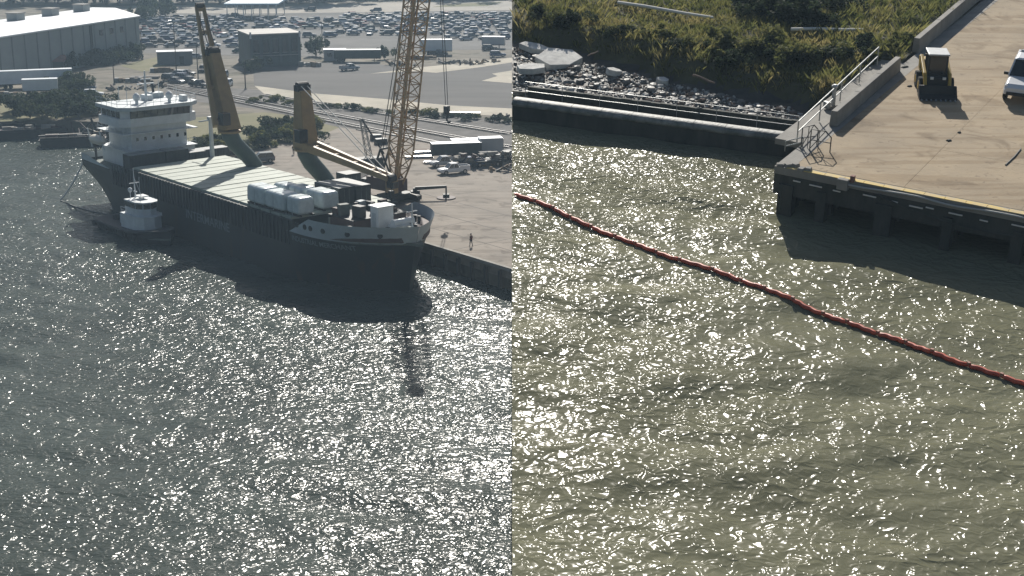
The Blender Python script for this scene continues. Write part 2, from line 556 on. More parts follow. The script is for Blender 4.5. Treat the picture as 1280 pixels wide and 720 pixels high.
# ------------------------------------------------------------------ terrace that carries the pier place
TW = lambda u, w, h: MR @ Vector((u, w, h))
prof = [(w, TW(0, w, -0.9)) for w in (20.5, 60, 100, 150)]
ter = MB()
front, back = [], []
ys = [(p.y, p.z) for w, p in prof]
left = [(0.002, ys[0][0], -3)] + [(0.002, y, z) for y, z in ys] + [(0.002, ys[-1][0], -3)]
right = [(160, y, z) for _, y, z in left]
n = len(left)
ter.add(left + right, [tuple(range(n))] + [tuple(range(2 * n - 1, n - 1, -1))] + [(i, n + i, n + (i + 1) % n, (i + 1) % n) for i in range(n)])
terrace = ter.build('terrace', M_conc)
tag(terrace, kind='structure')
# ------------------------------------------------------------------ the cargo ship
M_hull = mat('hull_paint', (0.022, 0.03, 0.034), 0.45, col2=(0.032, 0.038, 0.04), scale=0.25, detail=6, stretch=(1, 1, 0.2), stain=[(0.6, (1.8, 1.15, .8), .58, .7, (1.2, 1.2, .12))])
M_white = mat('ship_white', (0.60, 0.63, 0.64), 0.5, var=0.08, scale=0.6)
M_bulw = mat('bulwark_grey', (0.42, 0.47, 0.49), 0.5, var=0.08, scale=0.5)
M_deck = mat('deck_paint', (0.12, 0.14, 0.12), 0.7, var=0.25, scale=0.4)
M_hatch = mat('hatch_paint', (0.36, 0.40, 0.335), 0.65, col2=(0.27, 0.30, 0.25), scale=0.35, detail=6, stretch=(0.4, 1, 1))
M_tan = mat('crane_tan', (0.36, 0.24, 0.10), 0.55, col2=(0.24, 0.165, 0.08), scale=0.4, detail=6)
M_green = mat('pedestal_green', (0.055, 0.085, 0.075), 0.5, var=0.15, scale=0.5)
M_glass = mat('dark_glass', (0.012, 0.016, 0.02), 0.08, spec=0.8)
M_black = mat('black_steel', (0.018, 0.019, 0.02), 0.6, var=0.3, scale=1.0)
M_maroon = mat('red_oxide', (0.075, 0.045, 0.04), 0.7, var=0.25, scale=0.6)
M_rope = mat('pale_rope', (0.75, 0.72, 0.66), 0.9)
M_wire = mat('dark_wire', (0.05, 0.05, 0.05), 0.6)
M_letter = mat('faded_lettering', (0.17, 0.20, 0.21), 0.6, var=0.2, scale=1.5)
M_orange = mat('orange_paint', (0.55, 0.16, 0.04), 0.5)
HW = 8.5           # half beam
def stem(z):
    return 58.0 + 2.6 * (max(z, 0.0) / 9.4) ** 1.2
def stern(z):
    return -22.0 + max(0.0, 4.2 - z) * 2.1
def half(s, z):
    z = max(z, 0.0)
    h = HW
    s0 = 38 + 0.85 * z
    if s > s0:
        x = min(1.0, (s - s0) / (stem(z) - s0))
        h = HW * (1 - x ** (2.0 + 0.09 * z)) ** 0.85 if x < 1 else 0.0
    if s < -4:
        e = 3.2 + 4.6 * min(1, z / 6.0)
        x = (-4 - s) / 18.0
        h = HW - (HW - e) * x ** 2
    return h
ship = thing('cargo_ship', 'dark hulled cargo ship with two tan deck cranes moored at the quay', 'ship', loc=SO, rz=math.atan2(SD.y, SD.x))
# local frame: x = s, y = t (towards the quay); the near rail is y = 0
def hull_grid(zfun, nz, u0=0.0, u1=1.0, nu=56, off=0.0):
    """both sides of the hull between heights zfun(u)[0] and zfun(u)[1]; closed at the stem and the transom"""
    mb = MB()
    rows = []
    for side in (-1, 1):
        for i in range(nu + 1):
            u = u0 + (u1 - u0) * i / nu
            u = u if u < 0.6 else 0.6 + 0.4 * (1 - (1 - (u - 0.6) / 0.4) ** 1.25)
            row = []
            for j in range(nz + 1):
                z0, z1 = zfun(u)
                z = z0 + (z1 - z0) * j / nz
                s = stern(z) + (stem(z) - stern(z)) * u
                row.append((s, HW + side * (half(s, z) + off), z))
            rows.append(row)
    v = [p for r in rows for p in r]
    k = nz + 1
    fs = []
    for side in (0, 1):
        o = side * (nu + 1)
        for i in range(nu):
            for j in range(nz):
                q = ((o + i) * k + j, (o + i + 1) * k + j, (o + i + 1) * k + j + 1, (o + i) * k + j + 1)
                fs.append(q if side == 0 else q[::-1])
    if u0 == 0.0:
        for j in range(nz):
            fs.append((j, j + 1, (nu + 1) * k + j + 1, (nu + 1) * k + j))
    mb.add(v, fs)
    return mb
hull_grid(lambda u: (-1.2, 7.0), 9).build('hull', M_hull, ship, smooth=True)
def bulw(u):
    s = -22 + 82.0 * u
    x = max(0.0, min(1.0, (s - 43.5) / 4.0))
    return (6.55, 6.57 + 2.35 * x)
hull_grid(bulw, 2, u0=0.76, off=0.02).build('bow_bulwark', M_bulw, ship, smooth=True)
hull_grid(lambda u: (7.0, 8.0 - 0.9 * max(0, min(1, (u - 0.03) / 0.11))), 1, u1=0.14, nu=12, off=0.02).build('stern_bulwark', M_bulw, ship)
# fairlead holes in the bow bulwark
for s in (45.2, 47.0, 48.2, 50.5, 54.0, 57.4):
    z = 7.75 if s > 44 else 7.0
    y = HW - half(s, z) - 0.05
    ang = math.atan2(-(half(s + 0.3, z) - half(s - 0.3, z)), 0.6)
    f = MB()
    f.lathe([(0.36, -0.04), (0.36, 0.05)], 10)
    o = f.build('fairlead', M_black, ship)
    o.location = (s, y, z)
    o.rotation_euler = Euler((math.pi / 2, 0, ang))
# decks
dk = []
for i in range(41):
    s = -21.8 + 83.0 * i / 40
    dk.append((s, HW - max(0.05, half(s, 7.0) - 0.15)))
poly = dk + [(s, 2 * HW - y) for s, y in dk[::-1]]
MB().prism(poly, 6.4, 6.75).build('main_deck', M_deck, ship)
# raised forecastle deck
fk = []
for i in range(15):
    s = 47.0 + 12.0 * i / 14
    fk.append((s, HW - max(0.05, half(s, 8.0) - 0.3)))
MB().prism(fk + [(s, 2 * HW - y) for s, y in fk[::-1]], 6.76, 7.5).build('forecastle_deck', M_maroon, ship)
# ribbed side coaming on the near side, plain coaming on the quay side
MB().span((-3.5, 0.02, 6.9), (44.0, 0.35, 8.0)).span((-3.5, 16.65, 6.9), (40.0, 16.98, 8.0)).span((-3.5, 0.37, 6.76), (-3.2, 16.63, 8.0)).build('hatch_coaming', M_hull, ship)
rb = MB()
for i in range(57):
    s = -9 + i * 0.93
    rb.box((s, -0.07, 6.35), (0.16, 0.16, 3.2))
rb.build('side_stiffeners', mat('hull_rib', (0.04, 0.05, 0.055), 0.5), ship)
# hatch covers, one by one
hc = MB().span((-1.2, 0.45, 0), (1.2, 16.55, 0.34))
hcm = hc.mesh('hatch_cover', M_hatch)
for i in range(17):
    o = bpy.data.objects.new('hatch_cover', hcm)
    COL.objects.link(o)
    o.parent = ship
    o.location = (-1.6 + i * 2.72, 0, 7.98 + (0.03 if i % 3 == 1 else 0))
# mooring gear on the forecastle
for s, y in ((56.2, 6.6), (56.2, 10.4), (52.5, 3.3), (52.5, 13.7)):
    MB().lathe([(0.22, 0), (0.22, 0.7), (0.32, 0.72), (0.32, 0.82)], 10, (s, y, 7.5)).lathe([(0.22, 0), (0.22, 0.7), (0.32, 0.72), (0.32, 0.82)], 10, (s + 0.8, y, 7.5)).build('bollard', M_black, ship)
w = MB().box((55.6, 9.4, 8.0), (1.6, 3.4, 0.6)).tube([(55.6, 7.8, 8.5), (55.6, 11.0, 8.5)], 0.55, 12)
w.build('windlass', M_white, ship)
MB().box((57.6, 8.5, 7.9), (0.9, 1.6, 0.8)).build('chain_stopper', M_hatch, ship)
MB().tube([(58.9, 8.5, 7.5), (58.9, 8.5, 11.6)], 0.12, 6).box((58.9, 8.5, 10.6), (0.2, 1.6, 0.1)).build('jack_staff', M_white, ship)
fh = MB().span((46.6, 4.2, 6.76), (52.0, 12.6, 8.7))
fho = fh.build('forecastle_house', M_maroon, ship, bevel=0.08)
MB().span((46.4, 4.0, 8.71), (52.2, 12.8, 8.85)).build('house_roof', M_black, fho)
gr_ = random.Random(17)
for k in range(14):
    x, y = gr_.uniform(46.8, 51.6), gr_.uniform(4.6, 12.2)
    h = gr_.uniform(.4, 1.5)
    MB().box((x, y, 8.86 + h / 2), (gr_.uniform(.4, 1.6), gr_.uniform(.4, 1.4), h), gr_.uniform(-.2, .2)).build('deck_machinery', gr_.choice([M_black, M_black, M_maroon, M_deck, M_bulw]), ship, bevel=.04)
for k in range(6):
    x, y = 45.2, 5 + k * 1.6
    MB().tube([(x, y, 6.75), (x, y, 8.0 + .3 * (k % 3))], .14, 8).build('vent_pipe', M_hatch, ship)
cb = MB().span((52.4, 6.6, 7.5), (54.2, 9.0, 10.5)).build('deck_store', M_white, ship, bevel=0.06)
MB().span((52.2, 6.4, 10.51), (54.4, 9.2, 10.64)).build('store_roof', M_white, cb)
MB().span((52.9, 6.53, 7.7), (53.7, 6.59, 9.7)).build('store_door', M_bulw, cb)
# ---- accommodation block
before_house = set(ship.children)
acc = MB().span((-20.3, 1.5, 6.76), (-10.6, 15.6, 9.4)).span((-19.4, 2.6, 9.41), (-11.2, 14.4, 13.3))
house = acc.build('accommodation_block', M_white, ship, bevel=0.05)
MB().span((-20.8, 1.0, 9.4), (-10.2, 16.0, 9.52)).span((-20.1, 0.6, 12.1), (-10.5, 16.4, 12.24)).build('boat_deck', M_white, house)
for i, q in enumerate([(y, z) for y in np.arange(3.6, 14.2, 1.7) for z in (8.0, 10.9)]):
    x = -10.6 if q[1] < 9 else -11.2
    MB().span((x, q[0], q[1]), (x + 0.04, q[0] + 0.5, q[1] + 0.55)).build('cabin_window', M_glass, house)
# bridge with raked band of windows
br = MB()
br.prism([(-18.6, 0.3), (-11.4, 0.3), (-10.3, 2.2), (-10.3, 14.8), (-11.4, 16.7), (-18.6, 16.7)], 13.31, 14.7)
bridge = br.build('bridge', M_white, ship, bevel=0.04)
MB().prism([(-19.0, 0.0), (-11.2, 0.0), (-9.7, 2.1), (-9.7, 14.9), (-11.2, 17.0), (-19.0, 17.0)], 15.95, 16.55).build('bridge_roof', M_bulw, bridge)
for k in range(9):
    y0 = 2.25 + k * 1.4
    MB().add([(-10.31, y0, 14.7), (-10.31, y0 + 1.28, 14.7), (-9.98, y0 + 1.28, 15.95), (-9.98, y0, 15.95),
              (-10.5, y0, 14.7), (-10.5, y0 + 1.28, 14.7), (-10.5, y0 + 1.28, 15.95), (-10.5, y0, 15.95)],
             [(0, 1, 2, 3), (7, 6, 5, 4), (0, 4, 5, 1), (1, 5, 6, 2), (2, 6, 7, 3), (3, 7, 4, 0)]).build('bridge_window', M_glass, bridge)
MB().prism([(-18.4, 0.8), (-11.6, 0.8), (-10.6, 2.4), (-10.6, 14.6), (-11.6, 16.2), (-18.4, 16.2)], 14.71, 15.94).build('wheelhouse_core', M_white, bridge)
for k in range(4):
    MB().span((-18.0 + k * 1.65, 0.76, 14.75), (-16.6 + k * 1.65, 0.8, 15.85)).build('side_window', M_glass, bridge)
def rail_run(mb, pts, h=1.05, step=1.5, r=0.035):
    for a, b in zip(pts[:-1], pts[1:]):
        a, b = Vector(a), Vector(b)
        n = max(1, int((b - a).length / step))
        for i in range(n + 1):
            p = a.lerp(b, i / n)
            mb.tube([p, p + Vector((0, 0, h))], r, 4)
        for f in (0.5, 1.0):
            mb.tube([a + Vector((0, 0, h * f)), b + Vector((0, 0, h * f))], r, 4)
    return mb
rl = MB()
rail_run(rl, [(-18.8, 0.2, 16.55), (-11.3, 0.2, 16.55), (-9.9, 2.2, 16.55), (-9.9, 14.8, 16.55), (-11.3, 16.8, 16.55), (-18.8, 16.8, 16.55)])
rail_run(rl, [(-20.6, 1.2, 9.5), (-10.4, 1.2, 9.5), (-10.4, 15.8, 9.5)])
rail_run(rl, [(-20.0, 0.8, 12.24), (-10.7, 0.8, 12.24)])
rl.build('guard_rail', M_white, ship)
mst = MB().tube([(-15, 8.5, 16.5), (-15, 8.5, 21.5)], [0.3, 0.14], 8).box((-15, 8.5, 19.4), (0.4, 3.6, 0.15)).box((-14.6, 8.5, 20.2), (0.25, 2.4, 0.2))
mst.build('radar_mast', M_white, ship)
for (x, y, h) in ((-12.5, 3.0, 3.4), (-17.5, 4.2, 2.6), (-13, 13.8, 2.4), (-17, 12.5, 3.0)):
    MB().tube([(x, y, 16.5), (x, y, 16.5 + h)], 0.06, 4).build('antenna', M_white, ship)
for (x, y) in ((-12.0, 11.6), (-13.2, 5.4)):
    MB().lathe([(0.3, 0), (0.3, 0.5), (0.6, 0.7), (0.7, 1.1), (0.55, 1.5), (0.2, 1.75)], 12, (x, y, 16.55)).build('satellite_dome', M_white, ship)
MB().box((-12, 14.6, 17.0), (1.4, 1.0, 0.9)).build('deck_locker', M_white, ship)
MB().box((-16.5, 9.5, 17.0), (2.2, 1.4, 0.8)).build('deck_locker', M_white, ship)
fn = MB().box((-18.5, 12.6, 14.3), (2.2, 3.0, 6.2), top=0.85).build('funnel', M_bulw, ship, bevel=0.1)
MB().tube([(-18.5, 12.2, 17.3), (-18.8, 12.2, 18.6)], 0.25, 8).build('exhaust_pipe', M_black, fn)
for ch in set(ship.children) - before_house:      # the block is narrower than the hull
    ch.scale.y = .83
    ch.location.y = 2.0
    ch.location.x = .8
# lifeboat on the near side
lb = MB()
secs = []
for i in range(9):
    x = -2.6 + 5.2 * i / 8
    k = math.sqrt(max(0.02, 1 - (x / 2.7) ** 2))
    secs.append((x, k))
vs, fs = [], []
for x, k in secs:
    for j in range(8):
        a = 2 * math.pi * j / 8
        vs.append((-15.8 + x, 0.9 + 0.95 * k * math.cos(a), 10.9 + 0.85 * k * math.sin(a)))
for i in range(8):
    for j in range(8):
        fs.append((i * 8 + j, i * 8 + (j + 1) % 8, (i + 1) * 8 + (j + 1) % 8, (i + 1) * 8 + j))
lb.add(vs, fs + [tuple(range(7, -1, -1)), tuple(64 + j for j in range(8))])
lb.build('lifeboat', mat('lifeboat_cream', (0.66, 0.6, 0.5), 0.5), ship, smooth=True)
for x in (-18, -13.6):
    MB().beam((x, 0.9, 9.5), (x, 0.3, 12.6), 0.18, 0.25).build('boat_davit', M_white, ship)
# aft mooring deck clutter
MB().box((-20.9, 8.5, 7.4), (1.2, 5, 1.2)).tube([(-20.6, 2.6, 6.8), (-20.6, 2.6, 9.6)], 0.2, 6).tube([(-20.6, 2.6, 9.2), (-18.6, 3.2, 11.2)], 0.12, 5).build('mooring_winch', M_black, ship)
# samson post by the hatches
MB().tube([(-3.4, 14.6, 6.7), (-3.4, 14.6, 14.3)], [0.42, 0.3], 8).box((-3.4, 14.6, 14.5), (0.8, 0.8, 0.5)).tube([(-3.4, 14.6, 14.2), (-6.5, 14.2, 13.6)], 0.12, 5).build('samson_post', M_white, ship)
# lettering on the near side
def lettering(parent, name, txt, size, place, material, spacing=1.0):
    cu = bpy.data.curves.new(name, 'FONT')
    cu.body = txt
    cu.size = size
    cu.space_character = spacing
    cu.extrude = 0.0
    cu.offset = size * 0.012
    tmp = bpy.data.objects.new(name, cu)
    COL.objects.link(tmp)
    dg = bpy.context.evaluated_depsgraph_get()
    dg.update()
    me = bpy.data.meshes.new_from_object(tmp.evaluated_get(dg))
    bpy.data.objects.remove(tmp)
    bpy.data.curves.remove(cu)
    for v in me.vertices:
        v.co = Vector(place(v.co.x, v.co.y))
    me.materials.clear()
    me.materials.append(material)
    o = bpy.data.objects.new(name, me)
    COL.objects.link(o)
    o.parent = parent
    return o
lettering(ship, 'hull_lettering', 'INTERMARINE', 2.3, lambda x, y: (14.6 + x * 0.88, -0.17 if y > 9 else -0.045, 3.5 + y * 0.8), M_letter)
lettering(ship, 'bow_name', 'INDUSTRIAL MERCHANT', 0.95, lambda x, y: (43.8 + x, HW - half(43.8 + x, 5.6 + y) - 0.05, 5.5 + y), mat('name_paint', (0.22, 0.26, 0.26), 0.6))

# ---- deck cranes
def cable(mb, a, b, r=0.05, sag=0.0):
    a, b = Vector(a), Vector(b)
    mb.tube([a.lerp(b, i / 6) - Vector((0, 0, sag * 4 * (i / 6) * (1 - i / 6))) for i in range(7)], r, 5)
    return mb
def local(s, t, z):
    return Vector((s, t, z))
def deck_crane(name_label, s, t, lean, top, tip, pivot, stowed):
    """gooseneck pedestal leaning inboard, tan tower, twin-beam jib"""
    cr = bpy.data.objects.new('deck_crane', None)
    COL.objects.link(cr)
    cr.parent = ship
    cr.location = (s, t, 6.75)
    cr['label'] = name_label
    ped = MB()
    lx, ly = lean
    ped.tube([(0, 0, 0), (0, 0, 1.7), (lx * 0.3, ly * 0.3, 3.2), (lx * 0.8, ly * 0.8, 5.2), (lx, ly, 6.6), (lx, ly, 7.2)], [1.25, 1.2, 1.2, 1.25, 1.3, 1.35], 14)
    ped.build('pedestal', M_green, cr, smooth=True)
    tw = MB()
    T0, T1 = Vector((lx, ly, 7.2)), Vector(top)
    tw.beam(T0, T1, 3.0, 2.6, w2=1.9, h2=1.7, up=(0, 1, 0))
    tw.tube([(lx, ly, 7.0), (lx, ly, 7.35)], 1.75, 14)
    tw.build('tower', M_tan, cr, bevel=0.1)
    MB().box(T0 + Vector((1.2, -1.5, 2.2)), (1.5, 1.4, 1.9)).build('operator_cab', M_glass, cr, bevel=0.08)
    MB().box(T1 + Vector((0, 0, 0.35)), (1.0, 2.2, 0.9)).tube([T1 + Vector((0, -0.9, 0.7)), T1 + Vector((0, 0.9, 0.7))], 0.5, 10).build('head_sheave', M_black, cr)
    P, Q = Vector(pivot), Vector(tip)
    d = (Q - P).normalized()
    side = d.cross(Vector((0, 0, 1))).normalized() if abs(d.z) < 0.95 else Vector((SD.x, SD.y, 0))
    jib = MB()
    for sg in (-1, 1):
        jib.beam(P + side * (1.05 * sg), Q + side * (0.55 * sg), 0.62, 1.15, w2=0.42, h2=0.7)
    for f in (0.06, 0.32, 0.56, 0.78, 0.97):
        c = P.lerp(Q, f)
        hw = 1.05 + (0.55 - 1.05) * f
        jib.beam(c - side * hw, c + side * hw, 0.5, 0.55)
    jib.build('jib', M_tan, cr, bevel=0.04)
    MB().tube([Q - side * 0.6, Q + side * 0.6], 0.55, 10).build('jib_sheave', M_black, cr)
    lines = MB()
    for sg in (-0.5, 0.5):
        cable(lines, T1 + side * sg + Vector((0, 0, 0.9)), P.lerp(Q, 0.97) + side * sg, 0.07)
    lines.build('luffing_wire', M_rope if stowed else M_wire, cr)
    hk = MB()
    e = Q - Vector((0, 0, 2.2 if stowed else 4.0))
    hk.tube([Q, e], 0.06, 5)
    hk.box(e, (0.6, 0.6, 1.0)).tube([e - Vector((0, 0, 0.5)), e - Vector((0, 0, 1.0)), e - Vector((0.3, 0, 1.3)), e - Vector((0.55, 0, 1.1))], 0.12, 6)
    hk.build('hook_block', M_black, cr)
    return cr
deck_crane('deck crane by the bridge with its jib raised steeply', 8.2, 15.6, (-1.2, -3.4), (-5.2, -3.4, 18.6), (-10.0, -2.6, 25.6), (-0.8, -4.9, 8.2), False)
deck_crane('deck crane amidships with its jib lowered level towards the bow', 29.2, 15.6, (-1.2, -3.0), (-1.6, -3.0, 15.6), (17.6, -1.6, 5.6), (0.4, -3.2, 7.9), True)

# mooring line from the stern, and the line astern of the tug
m = MB()
a, b = S(-21.6, 1.2, 7.4), Vector(L(76, 250, 0.05))
m.tube([a.lerp(b, i / 10) - Vector((0, 0, 1.6 * 4 * (i / 10) * (1 - i / 10) * 0.4)) for i in range(11)], 0.15, 6)
tag(m.build('mooring_line', M_rope), 'pale mooring rope slanting from the ship stern to the water', 'rope')

# ---- deck cargo
M_wrap = mat('white_wrap', (0.58, 0.645, 0.65), 0.28, col2=(0.44, 0.51, 0.52), scale=1.2, detail=6, bump=0.7, bscale=2.5)
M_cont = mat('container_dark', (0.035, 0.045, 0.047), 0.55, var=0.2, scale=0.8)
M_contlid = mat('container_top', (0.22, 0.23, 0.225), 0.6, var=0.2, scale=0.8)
def wrapped(s, t, ln, wd, ht, label, z=8.36):
    o = thing('wrapped_crate', label, 'crate', 'shrink-wrapped cargo on the hatches', S(s, t, z), math.atan2(SD.y, SD.x))
    nx, ny, nz = 10, 5, 4
    mb = MB().box((0, 0, ht / 2 + 0.15), (ln, wd, ht - 0.1), top=0.96)
    mb.build('wrapping', M_wrap, o, bevel=0.48)
    for sgn in (-1, 1):
        MB().box((0, sgn * (wd / 2 - 0.3), 0.1), (ln * 0.98, 0.3, 0.2)).build('skid', M_black, o)
    for k in range(max(1, int(ln / 2.5))):
        x = -ln / 2 + ln * (k + 0.5) / max(1, int(ln / 2.5))
        MB().span((x - 0.05, -wd / 2 - 0.03, 0.12), (x + 0.05, -wd / 2 - 0.005, ht * 0.98)).span((x - 0.05, -wd / 2 * 0.94, ht + 0.1), (x + 0.05, wd / 2 * 0.94, ht + 0.13)).build('strap', M_bulw, o)
    return o
wrapped(33.6, 2.0, 4.7, 2.8, 2.5, 'aftmost white wrapped crate along the ship rail')
wrapped(38.4, 2.0, 4.8, 2.8, 2.45, 'long white wrapped crate in the middle of the row along the ship rail')
wrapped(42.5, 2.3, 3.2, 2.6, 2.4, 'white wrapped crate ending the rail row towards the bow')
wrapped(32.6, 6.2, 3.4, 2.4, 2.1, 'white wrapped crate beside the orange load, inboard of the rail row')
wrapped(36.4, 6.5, 3.6, 2.6, 2.3, 'white wrapped crate aft of the dark containers, inboard')
wrapped(40.9, 6.8, 4.4, 2.8, 2.4, 'white wrapped crate touching the dark containers on the ship deck')
o = thing('timber_load', 'small orange brown stack of timber between wrapped crates', 'timber', None, S(29.6, 5.4, 8.36), math.atan2(SD.y, SD.x))
for k in range(4):
    for j in range(2):
        MB().box((0, -0.6 + k * 0.4, 0.15 + j * 0.32), (2.4, 0.34, 0.28)).build('timber', mat('timber', (0.42, 0.22, 0.12), 0.8, var=0.3, scale=2), o)
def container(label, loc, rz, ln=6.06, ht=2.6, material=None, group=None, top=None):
    o = thing('shipping_container', label, 'container', group, loc, rz)
    m = material or M_cont
    mb = MB()
    # corrugated long sides as real folds
    nf = int(ln / 0.28)
    for sg in (-1, 1):
        vs, fs = [], []
        for i in range(nf + 1):
            x = -ln / 2 + 0.1 + (ln - 0.2) * i / nf
            y = sg * (1.2 - (0.035 if (i // 1) % 2 else 0.0))
            vs += [(x, y, 0.15), (x, y, ht - 0.12)]
        for i in range(nf):
            q = (2 * i, 2 * i + 2, 2 * i + 3, 2 * i + 1)
            fs.append(q if sg < 0 else q[::-1])
        mb.add(vs, fs)
    mb.span((-ln / 2 + 0.1, -1.16, 0.15), (ln / 2 - 0.1, 1.16, ht - 0.1))
    mb.build('shell', m, o)
    fr = MB()
    for sx in (-1, 1):
        for sy in (-1, 1):
            fr.box((sx * (ln / 2 - 0.08), sy * 1.14, ht / 2), (0.16, 0.16, ht))
    for sy in (-1, 1):
        for z in (0.08, ht - 0.07):
            fr.box((0, sy * 1.15, z), (ln - 0.33, 0.14, 0.13))
    fr.build('frame', m, o)
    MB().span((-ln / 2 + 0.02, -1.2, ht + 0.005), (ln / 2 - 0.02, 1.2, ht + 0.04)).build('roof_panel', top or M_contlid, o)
    for sy in (-1, 1):
        d = MB().span((ln / 2 + 0.005, min(0.03 * sy, 1.1 * sy), 0.2), (ln / 2 + 0.04, max(0.03 * sy, 1.1 * sy), ht - 0.18)).build('door', m, o)
        MB().tube([(ln / 2 + 0.07, 0.4 * sy, 0.2), (ln / 2 + 0.07, 0.4 * sy, ht - 0.2)], 0.025, 5).build('lock_rod', M_contlid, d)
    return o
arz = math.atan2(SN.y, SN.x)
container('dark container standing at the near rail before the bridge', S(-6.4, 4.2, 6.76), arz, ht=2.9)
container('shorter dark container inboard of the rail container before the bridge', S(-6.4, 9.4, 6.76), arz, ln=3.9, ht=2.9)
container('low dark box at the quay side before the bridge', S(-6.4, 13.0, 6.76), arz, ln=3.0, ht=2.2)
container('dark container with a pale striped top next to the wrapped crates', S(38.6, 10.2, 8.36), math.atan2(SD.y, SD.x), ht=2.4)
container('dark container beside the amidships crane pedestal', S(38.9, 12.8, 8.36), math.atan2(SD.y, SD.x), ht=2.4)
container('small black box by the amidships crane jib', S(34.6, 15.3, 8.36), math.atan2(SD.y, SD.x), ln=2.6, ht=2.8, top=M_cont)
p = L(264, 206, QZ)
container('dark container standing on the quay behind the samson post', p, arz, ht=3.0)
# ------------------------------------------------------------------ vehicles
PAINT = {k: mat('paint_' + k, c, 0.25, 0.0, spec=0.6) for k, c in dict(
    white=(0.70, 0.71, 0.72), silver=(0.36, 0.38, 0.40), grey=(0.13, 0.14, 0.15), black=(0.015, 0.016, 0.018),
    blue=(0.03, 0.06, 0.14), red=(0.22, 0.02, 0.02), green=(0.03, 0.07, 0.05), tan=(0.34, 0.29, 0.21)).items()}
M_tyre = mat('tyre', (0.02, 0.02, 0.02), 0.9)
M_lamp = mat('lamp_lens', (0.75, 0.75, 0.72), 0.1, spec=0.8)
M_tail = mat('tail_lens', (0.35, 0.02, 0.02), 0.2)
M_rim = mat('rim', (0.4, 0.4, 0.4), 0.35, 0.7)

def loft(secs, k=4):
    """body: sections (x, z0, z1, half width bottom, half width top) joined lengthwise"""
    mb = MB()
    vs, fs = [], []
    for x, z0, z1, w0, w1 in secs:
        zm = z0 + (z1 - z0) * 0.55
        wm = max(w0, w1) * 1.02
        vs += [(x, -w0, z0), (x, w0, z0), (x, wm, zm), (x, w1, z1 - 0.06), (x, w1 * 0.9, z1), (x, -w1 * 0.9, z1), (x, -w1, z1 - 0.06), (x, -wm, zm)]
    n = 8
    for i in range(len(secs) - 1):
        for j in range(n):
            fs.append((i * n + j, (i + 1) * n + j, (i + 1) * n + (j + 1) % n, i * n + (j + 1) % n))
    fs.append(tuple(range(n)))
    fs.append(tuple((len(secs) - 1) * n + n - 1 - j for j in range(n)))
    return mb.add(vs, fs)
def cabin(mb, x0, x1, x2, x3, zb, zt, wb, wt, mi=0):
    """greenhouse: base from x0 to x3, roof from x1 to x2"""
    vs = [(x0, -wb, zb), (x3, -wb, zb), (x3, wb, zb), (x0, wb, zb), (x1, -wt, zt), (x2, -wt, zt), (x2, wt, zt), (x1, wt, zt)]
    return mb.add(vs, [(0, 3, 2, 1), (4, 5, 6, 7), (0, 1, 5, 4), (1, 2, 6, 5), (2, 3, 7, 6), (3, 0, 4, 7)], mi)
KINDS = {
    # body sections from the tail (x<0) to the nose (x>0); greenhouse; wheels; roof
    'sedan': dict(body=[(-2.3, .45, .85, .75, .7), (-2.2, .28, .98, .85, .8), (-1.2, .22, 1.0, .88, .82), (0.8, .22, .96, .88, .82), (1.6, .25, .88, .87, .8), (2.2, .3, .75, .82, .72), (2.32, .42, .62, .74, .66)],
                  cab=(-1.75, -1.05, 0.35, 1.05, .94, 1.43, .78, .6), wheels=(-1.4, 1.4, .32)),
    'suv': dict(body=[(-2.3, .5, 1.0, .82, .78), (-2.25, .35, 1.12, .9, .86), (-1.2, .3, 1.14, .93, .88), (0.9, .3, 1.1, .93, .88), (1.7, .32, 1.04, .92, .85), (2.25, .38, .95, .87, .78), (2.38, .5, .8, .78, .7)],
                cab=(-2.2, -1.9, 0.35, 1.05, 1.08, 1.75, .86, .7), wheels=(-1.4, 1.45, .38)),
    'pickup': dict(body=[(-2.75, .6, 1.05, .85, .82), (-2.72, .5, 1.1, .92, .9), (-0.6, .42, 1.12, .94, .9), (1.0, .4, 1.12, .94, .9), (1.6, .42, 1.1, .94, .88), (2.5, .45, 1.02, .92, .86), (2.75, .52, .86, .86, .8)],
                   cab=(-0.75, -0.45, 0.65, 1.35, 1.1, 1.82, .88, .72), wheels=(-1.75, 1.75, .41)),
}
